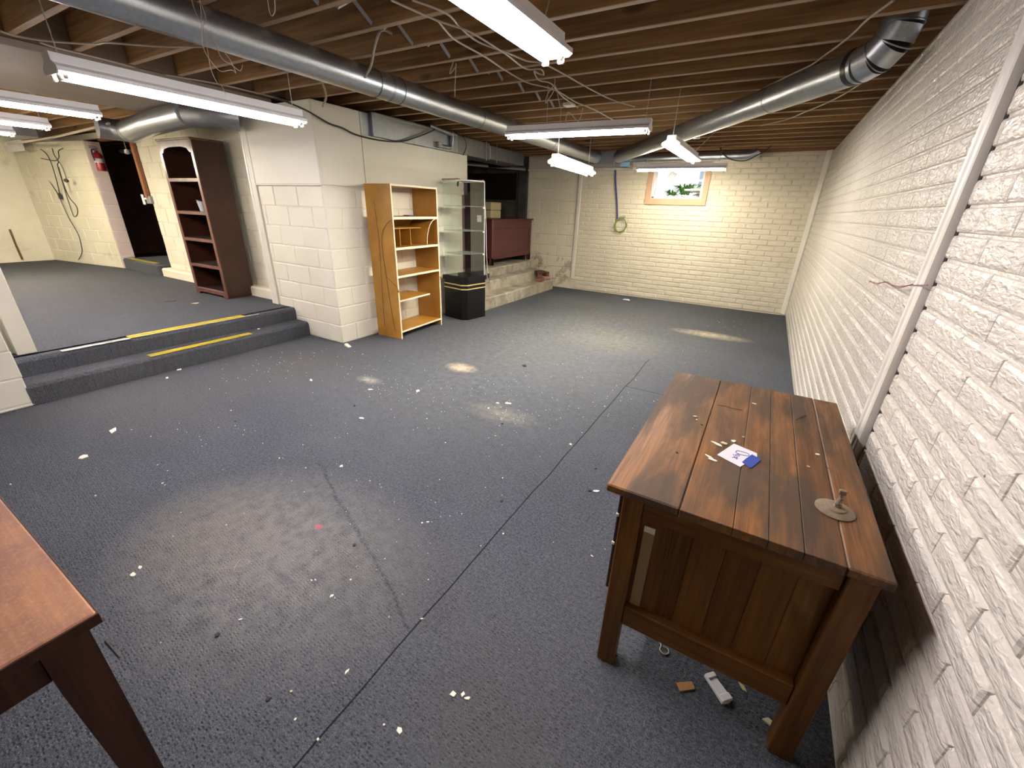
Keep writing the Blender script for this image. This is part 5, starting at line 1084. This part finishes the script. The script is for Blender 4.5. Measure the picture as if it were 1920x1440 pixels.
for i, (x, y) in enumerate(CHIPS_BIG):
    r = big.get(i, 0.0054) * 0.85; el = 1.7 if i % 3 == 0 or i in (2, 6, 42) else 1.15
    mm = 'chip_white' if i in (3, 4, 7, 8, 15, 44, 20, 21, 37, 39) else 'chip_tan' if i == 41 else 'chip'
    o = obj('paint_chip', chip(x, y, 0.0, r, mm, el=el, th=0.003 + 0.08 * r, seed=i * 3 + 1), mm)
    if i in (0, 1, 2, 5, 6, 42, 43, 44): lb = {0: 'cream paint chip on the open carpet left of the white scrap', 1: 'largest white scrap in the middle of the carpet', 2: 'yellowish strip on the carpet before the block pier', 5: 'left of two cream slivers on the middle carpet', 6: 'right of two cream slivers on the middle carpet',
                        42: 'long cream flake on the carpet in front of the steps', 43: 'flat cream flake alone on the left carpet', 44: 'white flake lying against the first step'}[i]
    else: lb = CHIPLAB.get(i, 'small pale paint chip lying on the blue carpet')
    tag(o, lb, 'debris', 'paint chips on the carpet')
for i, (x, y) in enumerate(CHIPS_DARK):
    tag(obj('dark_crumb', chip(x, y, 0.0, 0.010 if y < 3 else 0.03, 'dark_bit', th=0.006, seed=i + 90), 'dark_bit'), DARKLAB.get(i, 'small black crumb lying on the blue carpet'), 'debris', 'black crumbs on the carpet')
for i, ((x, y), z) in enumerate(zip(STEPCHIP, (0.160, ZU, ZU))):
    mm = ('chip_white', 'dark_bit', 'chip_tan')[i]
    tag(obj('floor_scrap', chip(x, y, z, (0.02, 0.055, 0.04)[i], mm, el=1.1, th=0.004, seed=60 + i), mm), ('white scrap on the tread of the first step', 'dark crumbs on the raised floor before the bookcase', 'pale crumb on the raised floor near the bookcase')[i], 'debris')
x, y = SPECIAL[1]
tag(obj('paper_scrap', MB().add([(x - .05, y - .03, 0), (x + .10, y - .05, 0.0), (x + .06, y - .005, 0.018), (x + .09, y + .05, 0.004), (x - .04, y + .06, 0.002), (x - .05, y - .03, .003), (x + .10, y - .05, .003), (x + .06, y - .005, .021), (x + .09, y + .05, .007), (x - .04, y + .06, .005)],
    [(4, 3, 2, 1, 0), (5, 6, 7, 8, 9), (0, 1, 6, 5), (1, 2, 7, 6), (2, 3, 8, 7), (3, 4, 9, 8), (4, 0, 5, 9)]), 'paper'), 'white folded paper scrap on the carpet before the far wall', 'paper')
a, b = SPECIAL[8], SPECIAL[9]
tag(obj('dark_straw', MB().tube([(a[0], a[1], 0.003), (b[0], b[1], 0.003)], 0.0022, 5), 'wire_dark'), 'thin dark straw on the carpet beside the near table', 'straw')
x, y = SPECIAL[10]
tag(obj('fibre_curl', MB().tube(bez([(x - .05, y - .04, .002), (x, y, .004), (x + .03, y + .05, .003), (x - .02, y + .04, .004), (x + .02, y - .01, .003), (x + .07, y + .03, .002)]), 0.0009, 4), 'wire_white'), 'thin pale fibre curled on the dusty carpet patch', 'fibre')
sp = MB(); rn = random.Random(77)
for (cx, cy, sx, sy, n) in ((-3.1, 2.4, 0.8, 0.35, 110), (-2.0, 2.7, 0.7, 0.5, 110), (-1.2, 3.3, 0.7, 0.6, 60), (-4.3, 2.1, 0.35, 0.6, 60), (-2.3, 4.6, 0.9, 1.2, 60), (-1.2, 6.0, 0.8, 1.2, 40), (-1.8, 1.2, 0.9, 0.6, 60), (-3.2, 1.0, 0.9, 0.5, 35), (-0.7, 7.0, 0.4, 0.6, 25), (-1.9, 2.45, 0.15, 0.07, 40)):
    for _ in range(n):
        x, y = cx + rn.gauss(0, sx * .6), cy + rn.gauss(0, sy * .6)
        if x < -4.36 and y > 2.88 or x < -4.95 or x > -0.06 or y > 7.9 or y < -0.5: continue
        r = rn.uniform(0.0016, 0.0048); a = rn.uniform(0, 6)
        sp.add([(x + r * math.cos(a + k * 2.1), y + r * math.sin(a + k * 2.1), 0.0) for k in range(3)] + [(x, y, r * 0.9)], [(0, 1, 3), (1, 2, 3), (2, 0, 3), (2, 1, 0)])
o = obj('paint_crumbs', sp, 'chip_white'); tag(o, 'tiny white paint crumbs scattered over the blue carpet', 'debris', kind='stuff')
